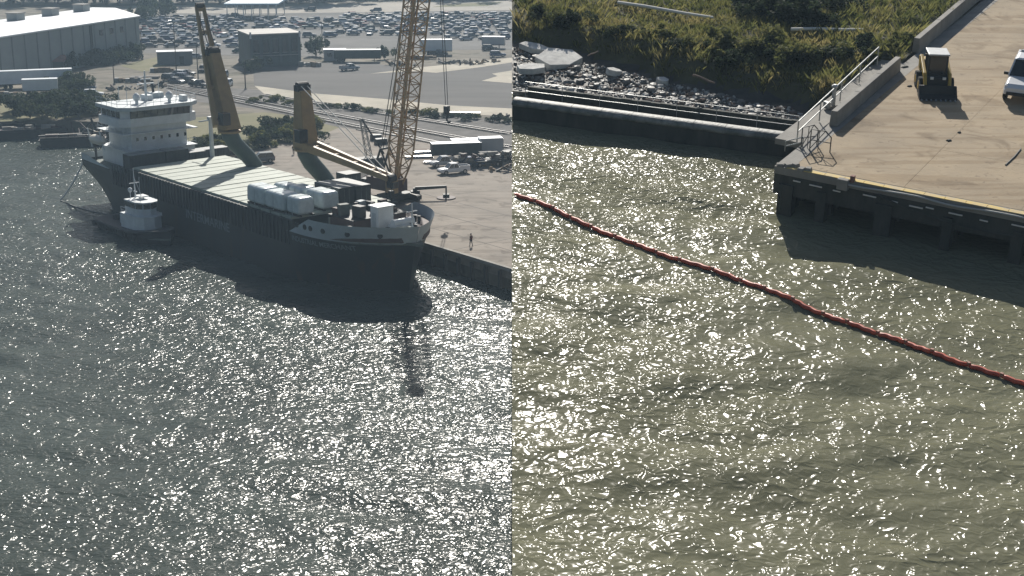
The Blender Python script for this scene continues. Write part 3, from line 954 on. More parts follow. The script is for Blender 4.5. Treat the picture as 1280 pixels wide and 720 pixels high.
def car(kind, paint, label, loc, rz, group=None, name=None, cat=None):
    """a vehicle with parts"""
    K = KINDS[kind]
    o = thing(name or ('pickup_truck' if kind == 'pickup' else 'parked_car'), label, cat or ('pickup' if kind == 'pickup' else 'car'), group, loc, rz)
    P = PAINT[paint]
    loft(K['body']).build('body', P, o, bevel=0.03)
    c = K['cab']
    cabin(MB(), *c).build('windows', M_glass, o)
    r = MB()
    cabin(r, c[1] - 0.08, c[1], c[2], c[2] + 0.1, c[5] + 0.002, c[5] + 0.075, c[7] + 0.03, c[7] - 0.12)
    for sy in (-1, 1):                                   # pillars
        for (xa, xb) in ((c[0], c[1]), ((c[0] + c[3]) / 2, (c[1] + c[2]) / 2), (c[3], c[2])):
            r.beam((xa, sy * (c[6] + 0.01), c[4]), (xb, sy * (c[7] + 0.01), c[5]), 0.07, 0.07)
    r.build('roof', P, o)
    if kind == 'pickup':
        MB().span((-2.6, -.78, 1.121), (-0.85, .78, 1.13)).build('bed_floor', M_black, o)
        for sy in (-1, 1):
            MB().span((-2.7, min(sy * .80, sy * .92), 1.1), (-0.8, max(sy * .80, sy * .92), 1.42)).build('bed_side', P, o, bevel=0.02)
        MB().span((-2.74, -.79, 1.1), (-2.66, .79, 1.42)).build('tailgate', P, o)
    xr, xf, rr = K['wheels']
    for x in (xr, xf):
        for sy in (-1, 1):
            w = MB().tube([(0, -.11, 0), (0, .11, 0)], rr, 14).build('wheel', M_tyre, o)
            w.location = (x, sy * (K['body'][2][3] - 0.08), rr)
            MB().tube([(0, -.12, 0), (0, .12, 0)], rr * .6, 10).build('rim', M_rim, w)
    nose = K['body'][-2]
    tail = K['body'][1]
    for sy in (-1, 1):
        MB().box((nose[0] + 0.04, sy * (nose[3] - 0.2), nose[2] - 0.14), (0.14, 0.34, 0.15)).build('headlight', M_lamp, o)
        MB().box((tail[0] - 0.03, sy * (tail[3] - 0.12), tail[2] - 0.16), (0.12, 0.16, 0.2)).build('tail_light', M_tail, o)
        m = MB().box((c[3] - 0.15, sy * (c[6] + 0.16), c[4] + 0.08), (0.12, 0.22, 0.15)).build('wing_mirror', M_black, o)
    MB().box((K['body'][-1][0] + 0.01, 0, K['body'][-1][1] + 0.06), (0.12, 1.5, 0.16)).build('bumper', M_black if paint in ('white', 'silver') else P, o)
    MB().box((nose[0] + 0.05, 0, nose[2] - 0.2), (0.1, 0.85, 0.2)).build('grille', M_black, o)
    return o
def car_far(kind):
    """one mesh for the far car park: slot 0 takes the car's own paint"""
    K = KINDS[kind]
    mb = loft(K['body'])
    c = K['cab']
    cabin(mb, *c, mi=1)
    cabin(mb, c[1] - 0.08, c[1], c[2], c[2] + 0.1, c[5] + 0.002, c[5] + 0.075, c[7] + 0.03, c[7] - 0.12)
    xr, xf, rr = K['wheels']
    for x in (xr, xf):
        for sy in (-1, 1):
            y = sy * (K['body'][2][3] - 0.08)
            mb.tube([(x, y - .11, rr), (x, y + .11, rr)], rr, 8, mi=2)
    return mb
FARMESH = {k: car_far(k).mesh('far_' + k, [PAINT['white'], M_glass, M_tyre]) for k in KINDS}
lot_rng = random.Random(11)
ROWS = []
# rows of stalls: photo row line from x0,y0 to x1,y1; most cars stand broadside to the row
def row(x0, y0, x1, y1, fill, step=5.3):
    a, b = L(x0, y0, QZ - 0.02), L(x1, y1, QZ - 0.02)
    n = int((b - a).length / step)
    ang = math.atan2((b - a).y, (b - a).x)
    sh = lot_rng.uniform(0, .8)
    for i in range(n):
        if lot_rng.random() < fill:
            ROWS.append((a.lerp(b, (i + sh) / n), ang + math.radians(12) + lot_rng.choice((0, math.pi)) + lot_rng.gauss(0, .22) + (math.pi / 2 if lot_rng.random() < .22 else 0)))
for y in (22.5, 23.8, 25.2, 26.6, 28.1, 29.8, 31.6, 33.6, 35.8, 38.2, 40.8, 43.6, 46.8, 50.4, 54.2, 58.4):
    row(177, y + 1.0, 308, y - 0.5, 0.9)
for y in (19.2, 20.5, 21.8, 23.2, 24.6, 26.2, 27.9, 29.8, 31.9, 34.2, 36.8, 39.6, 42.8):
    row(430, y + 1.2, 638, y, 0.9)
for y in (46.2, 49.8):
    row(565, y + 1, 636, y - 1, 0.8)
for y in (26.5, 27.9, 29.5, 31.3, 33.3, 35.5):
    row(318, y + 0.5, 425, y + 0.2, 0.9)
row(386, 43, 430, 42, .8); row(382, 46.5, 434, 46, .8)
ROWS.sort(key=lambda r: r[0].y)
COLW = ['white'] * 9 + ['silver'] * 7 + ['grey'] * 6 + ['black'] * 6 + ['blue'] * 4 + ['red'] * 2 + ['green'] + ['tan']
rest = {k: MB() for k in PAINT}
restg = MB()
LOTS = lambda p: 'crowded car park beside the warehouse' if p.x < -82 else ('car park behind the dark building' if p.x < -52 else 'car park behind the lattice boom')
for i, (p, a) in enumerate(ROWS):
    kind = lot_rng.choice(['sedan', 'sedan', 'suv', 'suv', 'pickup'])
    pc = lot_rng.choice(COLW)
    if i < 300:
        o = bpy.data.objects.new('pickup_truck' if kind == 'pickup' else 'parked_car', FARMESH[kind])
        COL.objects.link(o)
        o.location = p
        o.rotation_euler = (0, 0, a)
        o.material_slots[0].link = 'OBJECT'
        o.material_slots[0].material = PAINT[pc]
        nm = {'sedan': 'saloon', 'suv': 'tall estate car', 'pickup': 'pickup truck'}[kind]
        tag(o, '%s %s in the %s' % (pc, nm, LOTS(p)), 'pickup' if kind == 'pickup' else 'car', '%s %s in the %s' % (pc, nm, LOTS(p)))
    else:
        mb = rest[pc]
        src = FARMESH[kind]
        M = Matrix.Translation(p) @ Matrix.Rotation(a, 4, 'Z')
        vs = [M @ v.co for v in src.vertices]
        for mi in (0, 1, 2):
            fs = [tuple(q.vertices) for q in src.polygons if q.material_index == mi]
            if mi == 0:
                mb.add(vs, fs, 0)
            else:
                mb.add(vs, fs, mi)
allr = MB()
ms, idx = [M_glass, M_tyre], {}
for k, mb in rest.items():
    if not mb.f:
        continue
    idx[k] = len(ms)
    ms.append(PAINT[k])
    o = len(allr.v)
    allr.v += mb.v
    allr.f += [tuple(i + o for i in q) for q in mb.f]
    allr.m += [idx[k] if m == 0 else m - 1 for m in mb.m]
if allr.f:
    tag(allr.build('distant_parked_cars', ms), 'mass of parked cars at the far side of the car parks', 'cars', kind='stuff')

# vehicles that stand apart
def at(x, y, z=QZ):
    return L(x, y, z)
car('pickup', 'white', 'white pickup beside another pickup on the quay, the one nearer the ship', at(567, 217), math.radians(-155))
car('pickup', 'silver', 'silver pickup behind the white pickup on the quay', at(556, 208), math.radians(-158))
car('pickup', 'grey', 'grey pickup at the quay end of the trailer row', L(632, 206, QZ), math.radians(20))
car('suv', 'black', 'black car tucked in front of the pale topped trailers', L(612, 202, QZ), math.radians(15))
car('pickup', 'blue', 'blue pickup between flatbed and the silver pickup', L(586, 209, QZ), math.radians(-160))
car('suv', 'grey', 'dark car parked right behind the crane pedestal on the quay', at(327, 203), math.radians(-160))
car('suv', 'black', 'black car on the quay beside the dark container', at(289, 196), math.radians(-160))
car('suv', 'white', 'white car standing on the grass below the trailers', at(117, 121, QZ - .04), math.radians(10))
car('sedan', 'blue', 'blue car parked behind the white car on the grass', at(108, 112, QZ - .04), math.radians(12))
car('suv', 'white', 'white car driving on the dirt road past the raised jib', at(284, 108, QZ - .04), math.radians(-95))
car('suv', 'silver', 'silver car following the white one on the dirt road', at(279, 97, QZ - .04), math.radians(-95))
car('pickup', 'black', 'black pickup at the end of the dark car row by the light poles', at(249, 109, QZ - .04), math.radians(-30))
car('suv', 'black', 'left black car of the pair facing the dirt road', at(254, 90, QZ - .04), math.radians(-90))
car('suv', 'grey', 'grey car of the pair facing the dirt road', at(264, 89, QZ - .04), math.radians(-90))
for k, (x, y, pc) in enumerate([(213, 101, 'black'), (221, 104, 'grey'), (230, 100, 'blue'), (238, 103, 'black'), (222, 96, 'white'), (234, 94, 'black')]):
    car(['suv', 'sedan'][k % 2], pc, '%s %s in the cluster beside the railway tracks' % (['upright', 'low'][k % 2] + ' ' + pc, 'car'), at(x, y, QZ - .04), math.radians([-25, -30, -20, -35, 160, -15][k]), 'cars clustered beside the tracks')
for k, (x, y, pc) in enumerate([(300, 66, 'green'), (292, 59, 'silver'), (305, 77, 'grey'), (312, 72, 'black'), (233, 70, 'white'), (243, 73, 'silver')]):
    car('sedan', pc, '%s saloon parked loosely by the dark building' % pc if x > 280 else '%s saloon by the small grey shed' % pc, at(x, y, QZ - .04), math.radians([5, 180, 80, 100, 20, 190][k]), 'loosely parked cars')
car('suv', 'black', 'black car on the pale road passing the canopy', at(388, 14, QZ), math.radians(175), 'cars on the pale road')
car('suv', 'grey', 'grey car on the pale road behind the crowded car park', at(470, 15, QZ), math.radians(176), 'cars on the pale road')
car('pickup', 'silver', 'silver pickup on the dark yard by the sand heap', at(437, 88, QZ - .03), math.radians(40))
car('suv', 'black', 'black car beside the grey trailer at the yard edge', at(612, 63, QZ - .03), math.radians(8))
car('suv', 'blue', 'blue car at the yard edge below the grey trailer', at(622, 71, QZ - .03), math.radians(8))
car('pickup', 'black', 'black pickup under the white trailer nose', at(548, 70, QZ - .03), math.radians(5))

# trailers and boxes
M_trail = mat('trailer_white', (0.62, 0.66, 0.69), 0.45, var=0.06, scale=0.6)
def trailer(label, loc, rz, ln, ht, wd=2.5, lift=1.15, material=None, group=None, wheels=2):
    o = thing('trailer', label, 'trailer', group, loc, rz)
    m = material or M_trail
    b = MB().span((-ln / 2, -wd / 2, lift), (ln / 2, wd / 2, lift + ht)).build('box_body', m, o, bevel=0.05)
    for k in range(int(ln / 1.2)):
        for sy in (-1, 1):
            MB().box((-ln / 2 + 0.6 + k * 1.2, sy * (wd / 2 + 0.012), lift + ht / 2), (0.06, 0.03, ht * 0.94)).build('side_rib', m, b)
    MB().span((-ln / 2, -0.5, lift - 0.3), (ln / 2, 0.5, lift - 0.02)).build('chassis', M_black, o)
    MB().span((-ln / 2 - .02, -wd / 2 - .02, lift + ht + .003), (ln / 2 + .02, wd / 2 + .02, lift + ht + .06)).build('roof_panel', M_trail, o)
    for k in range(wheels):
        for sy in (-1, 1):
            w = MB().tube([(0, -.2, 0), (0, .2, 0)], 0.5, 12).build('wheel', M_tyre, o)
            w.location = (-ln / 2 + 1.3 + k * 1.2, sy * (wd / 2 - 0.25), 0.5)
    for sy in (-1, 1):
        MB().box((ln / 2 - 1.8, sy * 0.7, lift / 2), (0.14, 0.14, lift)).build('landing_leg', M_black, o)
    return o
trailer('long white box trailer by the red roofed shed', at(46, 109), math.radians(20), 17, 3.1)
trailer('short white box trailer in front of the long white one', at(51, 117), math.radians(16), 8.0, 2.6, lift=0.9)
trailer('white box trailer standing behind the lattice boom at the yard', at(545, 68), math.radians(4), 9.5, 3.2)
trailer('long dark green flat box trailer on the far side of the yard', at(447, 77), math.radians(4), 13.0, 2.2, material=mat('dark_green_box', (0.03, 0.05, 0.045), 0.6, var=.2, scale=.5))
trailer('grey box trailer in the row of cars near the yard', at(617, 60), math.radians(-6), 7.0, 2.3, material=PAINT['silver'])
trailer('pale topped box trailer on the quay, the one beside the rails', at(596, 194), math.radians(-168), 9.5, 2.0, material=PAINT['grey'], lift=1.0)
trailer('dark box trailer with a pale roof on the quay behind the pickups', at(570, 198), math.radians(-168), 9.0, 1.9, material=M_cont, lift=1.0)
trailer('grey box trailer at the end of the quay trailer row', at(613, 195), math.radians(-168), 4.2, 2.5, material=PAINT['silver'], lift=0.9, wheels=1)
# flatbed load and scrap on the quay
fb = thing('flatbed_trailer', 'dark flatbed trailer loaded with scrap on the quay', 'trailer', None, at(606, 208), math.radians(14))
MB().span((-6, -1.25, 0.9), (6, 1.25, 1.15)).build('deck', M_black, fb)
for k in range(3):
    for sy in (-1, 1):
        w = MB().tube([(0, -.2, 0), (0, .2, 0)], 0.48, 12).build('wheel', M_tyre, fb)
        w.location = (-4.6 + k * 1.2, sy * 1.0, 0.48)
lr = random.Random(5)
for k in range(22):
    MB().box((lr.uniform(-5, 5.4), lr.uniform(-.8, .8), 1.3 + lr.uniform(0, 1.1)), (lr.uniform(.5, 1.9), lr.uniform(.3, 1.0), lr.uniform(.2, .7)), lr.uniform(0, 3), rx=lr.uniform(-.4, .4)).build('scrap_piece', lr.choice([M_black, M_conc, M_maroon, M_contlid]), fb)
for k, (x, y, ln) in enumerate([(524, 198, 5), (532, 192, 4.2), (470, 175, 2.0), (476, 180, 2.2), (551, 203, 6.5), (633, 200, 4)]):
    o = thing('steel_bundle', ['pale pipe bundle beside the lattice boom foot', 'short pipe bundle beside the lattice boom foot', 'small dark crate beyond the ship crane jib, nearer the rails', 'small dark crate beyond the ship crane jib', 'long pipe bundle behind the two pickups', 'pipe bundle at the end of the trailer row'][k], 'bundle', None, at(x, y), math.radians(12 + 5 * k))
    if k in (2, 3):
        MB().box((0, 0, .5), (ln, 1.4, 1.0)).build('crate_body', M_black, o, bevel=.03)
        MB().box((0, 0, 1.04), (ln * 1.02, 1.42, .07)).build('lid', M_contlid, o)
    else:
        for j in range(5):
            MB().tube([(-ln / 2, -.5 + .25 * j, .14 + .22 * (j % 2)), (ln / 2, -.5 + .25 * j, .14 + .22 * (j % 2))], .13, 7).build('pipe', M_rail, o)
# ------------------------------------------------------------------ harbour buildings
M_wall = mat('metal_siding', (0.28, 0.30, 0.295), 0.6, col2=(0.23, 0.25, 0.25), scale=0.15, detail=4)
M_roofw = mat('white_roof', (0.74, 0.76, 0.77), 0.5, var=0.04, scale=0.2)
M_dark = mat('dark_cladding', (0.05, 0.07, 0.068), 0.6, var=0.2, scale=0.3)
M_shedroof = mat('rusty_roof', (0.25, 0.12, 0.09), 0.8, var=0.25, scale=0.5)
# warehouse
A = L(174, 66, QZ); 
fr = L(173, 19.5, 14.4); br_ = L(115, 9.5, 14.4); fl = L(0, 45.5, 14.4)
dirw = (fl - fr).normalized()
fl2 = fr + dirw * 130
bl2 = br_ + dirw * 130
wh = thing('warehouse', 'long grey metal warehouse with a white roof and roof vents', 'warehouse', None, (fr.x, fr.y, QZ - 0.06))
off = Vector((fr.x, fr.y, QZ - 0.06))
P4 = [fr, fl2, bl2, br_]
poly = [((p - off).x, (p - off).y) for p in P4]
Hh = 14.4 - QZ
wall = MB().prism(poly[::-1], 0, Hh).build('wall', M_wall, wh)
mid0 = ((P4[0] + P4[3]) / 2 - off); mid1 = ((P4[1] + P4[2]) / 2 - off)
outw = (fr - br_); outw.z = 0; outw.normalize()
rv = []
for p in (P4[0] + outw * .6 - dirw * .6, P4[1] + outw * .6, P4[2] - outw * .6, P4[3] - outw * .6 - dirw * .6):
    q = p - off
    rv.append((q.x, q.y, Hh + 0.05))
m0 = mid0 - dirw * .6
rv += [(m0.x, m0.y, Hh + 1.1), (mid1.x, mid1.y, Hh + 1.1)]
rv += [(x, y, z - 0.35) for x, y, z in rv[:4]]
MB().add(rv, [(0, 4, 5, 1), (4, 3, 2, 5), (0, 6, 9, 3, 4), (1, 5, 2, 8, 7), (0, 1, 7, 6), (2, 3, 9, 8), (6, 7, 8, 9)]).build('roof', M_roofw, wh)
along = dirw
for f, k in ((0.155, 0), (0.28, 1), (0.41, 2), (0.535, 3)):
    c = fr.lerp(fr + dirw * 90, f * 1.35 - 0.05) - outw * 22 - off
    v = MB().box((c.x, c.y, Hh + 1.6), (3.4, 3.4, 2.4), math.atan2(dirw.y, dirw.x)).build('roof_vent', M_wall, wh)
    MB().box((c.x, c.y, Hh + 2.95), (3.9, 3.9, .3), math.atan2(dirw.y, dirw.x)).build('vent_cap', M_conc, v)
for k in range(24):
    c = fr + dirw * (2 + k * 5.2) - off
    c = c + outw * 0.06
    MB().box((c.x, c.y, Hh / 2), (0.35, 0.18, Hh), math.atan2(dirw.y, dirw.x)).build('wall_seam', mat('seam_grey', (0.16, 0.175, 0.175), .6), wall)  # seam strips in a darker grey than the siding
for k in range(3):
    for z in (3.0, 8.4):
        c = fr + dirw * (9.2 + k * 5.2) - off + outw * .05
        w = MB().box((c.x, c.y, z), (1.6, 0.16, 1.5), math.atan2(dirw.y, dirw.x)).build('window', M_glass, wh)
        MB().box((c.x + outw.x * .05, c.y + outw.y * .05, z - .85), (1.9, 0.2, .16), math.atan2(dirw.y, dirw.x)).build('sill', M_conc, w)
c = fr + dirw * 24.5 - off + outw * .1
MB().box((c.x, c.y, Hh / 2 - .3), (1.1, 0.2, Hh - .6), math.atan2(dirw.y, dirw.x)).build('door_slot', M_black, wh)
# dark building with columns
a, b = L(314, 84, QZ), L(376, 81, QZ)
db = thing('dark_building', 'dark clad workshop with tall bays and a pale roof edge by the yard', 'building', None, (a.x, a.y, QZ - 0.06))
u = (b - a); ln = u.length; u.normalize(); v = Vector((-u.y, u.x, 0)); rzb = math.atan2(u.y, u.x)
db.rotation_euler = (0, 0, rzb)
MB().span((0, 0, 0), (ln, 14, 8.6)).build('wall', M_dark, db)
MB().span((-.4, -.4, 8.61), (ln + .4, 14.4, 8.95)).build('roof', mat('pale_roof', (0.34, 0.32, 0.29), .7, var=.1, scale=.3), db)
for k in range(6):
    MB().box((ln * k / 5 * .96 + .3, -.12, 4.6), (.7, .24, 7.2)).build('column', mat('column_grey', (0.075, 0.095, 0.095), .6), db)
for k in range(5):
    x = ln * (k + .5) / 5 * .96 + .3
    w = MB().box((x, -.04, 5.6), (1.5, .08, 3.6)).build('window', M_glass, db)
    MB().box((x, -.1, 3.7), (1.8, .14, .14)).build('sill', M_conc, w)
MB().box((ln / 2, -.2, 3.0), (ln * .9, .3, .14)).build('ledge', M_conc, db)
for x in (0.1, ln - .1):
    MB().box((x, -.3, 8.6), (.4, .5, 1.8)).build('roof_post', M_white, db)
# blue canopy with posts
a = L(284, 25, QZ)
cn = thing('canopy', 'flat pale blue canopy on thin posts behind the car park', 'canopy', None, (a.x, a.y, QZ), .03)
MB().span((-1, 0, 5.4), (19, 26, 6.0)).build('roof', mat('pale_blue', (0.33, 0.47, 0.56), .5, var=.1, scale=.2), cn)
for k in range(7):
    for y in (.6, 25.4):
        MB().tube([(k * 3, y, 0), (k * 3, y, 5.4)], .16, 6).build('post', M_white, cn)
# shed with a rusty roof
a = L(18, 92, QZ)
sd = thing('shed', 'low shed with a rusty red roof beside the trailers', 'shed', None, (a.x, a.y, QZ - .05), math.radians(12))
MB().span((0, 0, 0), (12.5, 7, 2.9)).build('wall', M_dark, sd)
MB().add([(-.4, -.4, 2.91), (12.9, -.4, 2.91), (12.9, 7.4, 2.91), (-.4, 7.4, 2.91), (-.4, 3.5, 4.3), (12.9, 3.5, 4.3)], [(0, 1, 5, 4), (2, 3, 4, 5), (0, 4, 3), (1, 2, 5), (3, 2, 1, 0)]).build('roof', M_shedroof, sd)
MB().span((3, -.06, 0), (5, -.005, 2.2)).build('door', M_black, sd)
# small grey shed
a = L(197, 81, QZ)
sd = thing('shed', 'small grey shed with a pale roof near the light poles', 'shed', None, (a.x, a.y, QZ - .05), math.radians(14))
MB().span((0, 0, 0), (9.5, 4, 3.4)).build('wall', mat('shed_grey', (0.15, 0.16, 0.165), .7, var=.15, scale=.5), sd)
MB().span((-.2, -.2, 3.41), (9.7, 4.2, 3.6)).build('roof', M_roofw, sd)
MB().span((6, -.05, 0), (7.2, -.005, 2.2)).build('door', M_black, sd)
# small office beside the dark building
a = L(405, 76, QZ)
sd = thing('site_office', 'small grey site office between the dark building and the green trailer', 'cabin', None, (a.x, a.y, QZ - .05), math.radians(5))
MB().span((0, 0, 0), (6, 3, 3.0)).build('wall', PAINT['silver'], sd, bevel=.05)
MB().span((-.2, -.2, 3.01), (6.2, 3.2, 3.2)).build('roof', M_roofw, sd)
for x in (1, 3.6):
    MB().span((x, -.05, 1.2), (x + 1.2, -.005, 2.2)).build('window', M_glass, sd)
# light poles
def light_pole(x, y, h, label, arm=1.6):
    o = thing('light_pole', label, 'lamp post', None, L(x, y, QZ - .05))
    MB().tube([(0, 0, 0), (0, 0, h)], [.16, .09], 8).build('pole', M_wire, o)
    MB().tube([(0, 0, h - .2), (arm * .6, 0, h + .25), (arm, 0, h + .3)], .06, 6).build('arm', M_wire, o)
    MB().box((arm + .35, 0, h + .28), (.8, .3, .16)).build('lamp_head', M_conc, o)
    MB().box((0, 0, .2), (.5, .5, .4)).build('base', M_conc, o)
light_pole(221, 97, 13.5, 'tall light pole rising beside the dark car cluster')
light_pole(248, 103, 9.5, 'light pole behind the black pickup on the dirt')
light_pole(307, 112, 7, 'short light pole at the foot of the raised jib')
light_pole(403, 58, 7, 'light pole between the dark building and the far cars')
light_pole(178, 75, 8, 'light pole at the warehouse corner')
light_pole(143, 106, 5, 'short pole on the dirt below the warehouse')
# ------------------------------------------------------------------ crawler crane with lattice boom
M_lat = mat('lattice_tan', (0.42, 0.30, 0.15), 0.55, col2=(0.30, 0.20, 0.11), scale=0.8)
base = L(492, 252, QZ)
cc = thing('crawler_crane', 'crawler crane with a tall tan lattice boom on the quay behind the bow', 'crane', None, base, math.radians(-40))
Rz = Matrix.Rotation(math.radians(40), 3, 'Z')
for sy in (-1, 1):
    t = MB()
    pts = []
    for k in range(24):
        a = 2 * math.pi * k / 24
        pts.append((3.1 * math.copysign(min(1, abs(math.cos(a)) * 1.3), math.cos(a)), .62 + .6 * math.sin(a)))
    vs = [(x, sy * 2.6 - .5, z) for x, z in pts] + [(x, sy * 2.6 + .5, z) for x, z in pts]
    n = len(pts)
    t.add(vs, [(i, (i + 1) % n, n + (i + 1) % n, n + i) for i in range(n)] + [tuple(range(n - 1, -1, -1)), tuple(range(n, 2 * n))])
    t.build('crawler_track', M_black, cc)
MB().box((0, 0, .9), (3.2, 4.1, .8)).tube([(0, 0, 1.3), (0, 0, 1.75)], 1.3, 14).build('car_body', M_black, cc)
hs = MB().box((-1.4, 0, 2.75), (6.2, 2.9, 1.9)).build('machinery_house', M_maroon, cc, bevel=.08)
MB().box((-5.0, 0, 2.5), (1.2, 3.4, 1.5)).build('counterweight', M_black, cc, bevel=.08)
cab = MB().box((1.6, -1.9, 2.9), (1.7, 1.1, 2.0)).build('cab', M_tan, cc, bevel=.06)
MB().box((1.75, -1.9, 3.2), (1.5, 1.14, 1.0)).build('cab_window', M_glass, cab)
gan = MB()
for sy in (-1, 1):
    gan.beam((-3.6, sy * 1.1, 3.6), (-1.6, sy * 1.0, 8.2), .25, .25)
    gan.beam((1.0, sy * 1.1, 3.6), (-1.6, sy * 1.0, 8.2), .2, .2)
gan.beam((-1.6, -1.1, 8.2), (-1.6, 1.1, 8.2), .3, .3)
gan.build('gantry', M_black, cc)
foot = Rz @ Vector((0.3, 0.6, 0))
def wl(x, y, z):                      # world offset from base -> crane local
    v = Rz @ Vector((x, y, 0))
    return Vector((v.x, v.y, z))
F0, F1 = wl(0.6, -0.6, 1.9), wl(7.2, -3.2, 54.0)
bd = (F1 - F0).normalized()
bx = wl(0.75, 0.66, 0).normalized()
bx = (bx - bd * bx.dot(bd)).normalized()
by = bd.cross(bx).normalized()
bm = MB()
LN = (F1 - F0).length
def chord(q, f):
    w = 1.35 * min(1.0, 0.25 + f * LN / 7.0, 0.3 + (1 - f) * LN / 6.0)
    return F0.lerp(F1, f) + bx * (q[0] * w) + by * (q[1] * w)
NB = 28
Q4 = [(-1, -1), (1, -1), (1, 1), (-1, 1)]
for q in Q4:
    for i in range(NB):
        bm.tube([chord(q, i / NB), chord(q, (i + 1) / NB)], .15, 5)
for i in range(NB):
    for k in range(4):
        a, b = Q4[k], Q4[(k + 1) % 4]
        if i % 2:
            a, b = b, a
        bm.tube([chord(a, i / NB), chord(b, (i + 1) / NB)], .09, 4)
        bm.tube([chord(a, (i + 1) / NB), chord(b, (i + 1) / NB)], .075, 4)
bm.build('lattice_boom', M_lat, cc)
MB().beam(chord((0, .9), .03), chord((0, .9), .97), .75, .08, up=tuple(by)).build('boom_shadow_plate', M_lat, cc)  # solid plate added so the boom casts a denser shadow
MB().box(F1 + Vector((0, 0, .5)), (1.8, 1.2, 1.6)).build('boom_head', M_black, cc)
pl = MB()
for sg in (-1, 1):
    cable(pl, Vector((-1.6, sg * .9, 8.3)), F1 + bx * (.5 * sg), .07)
    cable(pl, Vector((-1.6, sg * .4, 8.3)), F0.lerp(F1, .66) + bx * sg, .06)
pl.build('pendant_lines', M_wire, cc)
# hook falls
hp = base + Vector((8.6, 1.0, 17.6 - QZ))
hx = wl(8.6, -3.6, 0)
hk = MB()
for k in (-.25, .25):
    hk.tube([F1 + Vector((0, k, 0)), Vector((hx.x, hx.y + k, 15.6))], .055, 5)
hk.build('hoist_line', M_wire, cc)
MB().box((hx.x, hx.y, 14.8), (.6, .8, 1.3)).tube([(hx.x, hx.y, 14), (hx.x, hx.y, 13.3), (hx.x + .4, hx.y, 12.9), (hx.x + .7, hx.y, 13.2)], .15, 6).build('hook_block', M_black, cc)
# second machine behind the jib: a small lattice mast on the quay
o = thing('lattice_mast', 'short dark lattice mast machine on the quay between jib and boom', 'machine', None, L(462, 208, QZ), .4)
MB().box((0, 0, .8), (4.5, 2.4, 1.6)).build('body', M_black, o, bevel=.08)
mm = MB()
for sx, sy in Q4:
    mm.tube([(sx * .5, sy * .5, 1.5), (sx * .3 - 1.2, sy * .3, 8.5)], .07, 5)
for i in range(7):
    z0, z1 = 1.5 + i, 2.5 + i
    for k in range(4):
        a, b = Q4[k], Q4[(k + 1) % 4]
        f0, f1 = i / 7, (i + 1) / 7
        pt = lambda q, f, z: (q[0] * (.5 - .2 * f) - 1.2 * f, q[1] * (.5 - .2 * f), z)
        mm.tube([pt(a, f0, z0), pt(b, f1, z1)], .045, 4)
mm.build('mast', M_contlid, o)
MB().beam((-1.2, 0, 8.4), (2.8, .4, 2.0), .25, .25).build('strut', M_black, o)
# spreader beam on the quay
o = thing('spreader_beam', 'dark knuckle arm with an outrigger plate reaching over the quay', 'crane arm', None, L(519, 249, QZ), math.radians(8))
o.scale = (.8, .8, .75)
MB().box((0, 0, .9), (1.8, 1.8, 1.8)).build('base', M_black, o, bevel=.05)
MB().beam((0, 0, 2.3), (6.2, 0, 2.5), .7, .7, w2=.5, h2=.5).beam((0, 0, 1.5), (0, 0, 2.4), .8, .8).beam((6.1, 0, 2.5), (6.1, 0, .9), .3, .3).build('arm', M_black, o)
MB().lathe([(1.9, 0), (1.9, .22), (1.2, .3)], 14, (6.1, 0, 0)).build('plate', M_maroon, o)
MB().box((6.1, 0, .6), (1.2, .9, .6)).build('coupler', M_black, o)

# ------------------------------------------------------------------ tug
tug = thing('tug_boat', 'small tug with a white wheelhouse lying against the ship hull', 'tug', None, S(6.4, -3.7, 0), math.atan2(SD.y, SD.x) + .02)
tug.scale = (1.08, 1.08, 1.08)
M_tugh = mat('tug_hull', (0.018, 0.024, 0.032), .5, var=.2, scale=.6)
vs, fs = [], []
NS = 18
for i in range(NS + 1):
    x = -8.5 + 17.5 * i / NS
    if x > 3:
        h = 2.7 * (1 - ((x - 3) / 6.05) ** 2.2)
    elif x < -6:
        h = 2.7 - .5 * ((-6 - x) / 2.5) ** 2
    else:
        h = 2.7
    h = max(h, .04)
    sheer = 1.25 + (.9 * max(0, (x - 0) / 9) ** 1.6) + .1 * max(0, (-x - 4) / 4)
    vs += [(x * .97, -h * .82, -.6), (x, -h, sheer * .5), (x * 1.01, -h * 1.02, sheer), (x * 1.01, h * 1.02, sheer), (x, h, sheer * .5), (x * .97, h * .82, -.6)]
for i in range(NS):
    for j in range(5):
        fs.append((i * 6 + j, (i + 1) * 6 + j, (i + 1) * 6 + j + 1, i * 6 + j + 1))
fs += [(0, 1, 2, 3, 4, 5), tuple(NS * 6 + j for j in (5, 4, 3, 2, 1, 0))]
MB().add(vs, fs).build('hull', M_tugh, tug)
dk = [(vs[i * 6 + 2][0], vs[i * 6 + 2][1] * .94) for i in range(NS + 1)]
MB().prism(dk + [(x, -y) for x, y in dk[::-1]], .7, .95).build('deck', M_deck, tug)
fd = MB()
fd.tube([(vs[i * 6 + 2][0], vs[i * 6 + 2][1] - .12, vs[i * 6 + 2][2] - .1) for i in range(NS + 1)], .2, 6)
fd.build('fender', M_black, tug)
def ring(pts, z0, z1, k=1.0):
    return MB().prism([(x * k, y * k) for x, y in pts], z0, z1)
wh1 = [(-1.2, -1.95), (3.0, -1.95), (4.4, -1.3), (4.9, 0), (4.4, 1.3), (3.0, 1.95), (-1.2, 1.95)]
MB().prism(wh1, .951, 3.15).build('deckhouse', M_white, tug, bevel=.04)
MB().prism([(x + .1, y * 1.06) for x, y in wh1], 3.151, 3.28).build('upper_deck', M_white, tug)
wh2 = [(-.4, -1.6), (2.6, -1.6), (3.7, -1.0), (4.0, 0), (3.7, 1.0), (2.6, 1.6), (-.4, 1.6)]
MB().prism(wh2, 3.281, 4.2).build('wheelhouse', M_white, tug)
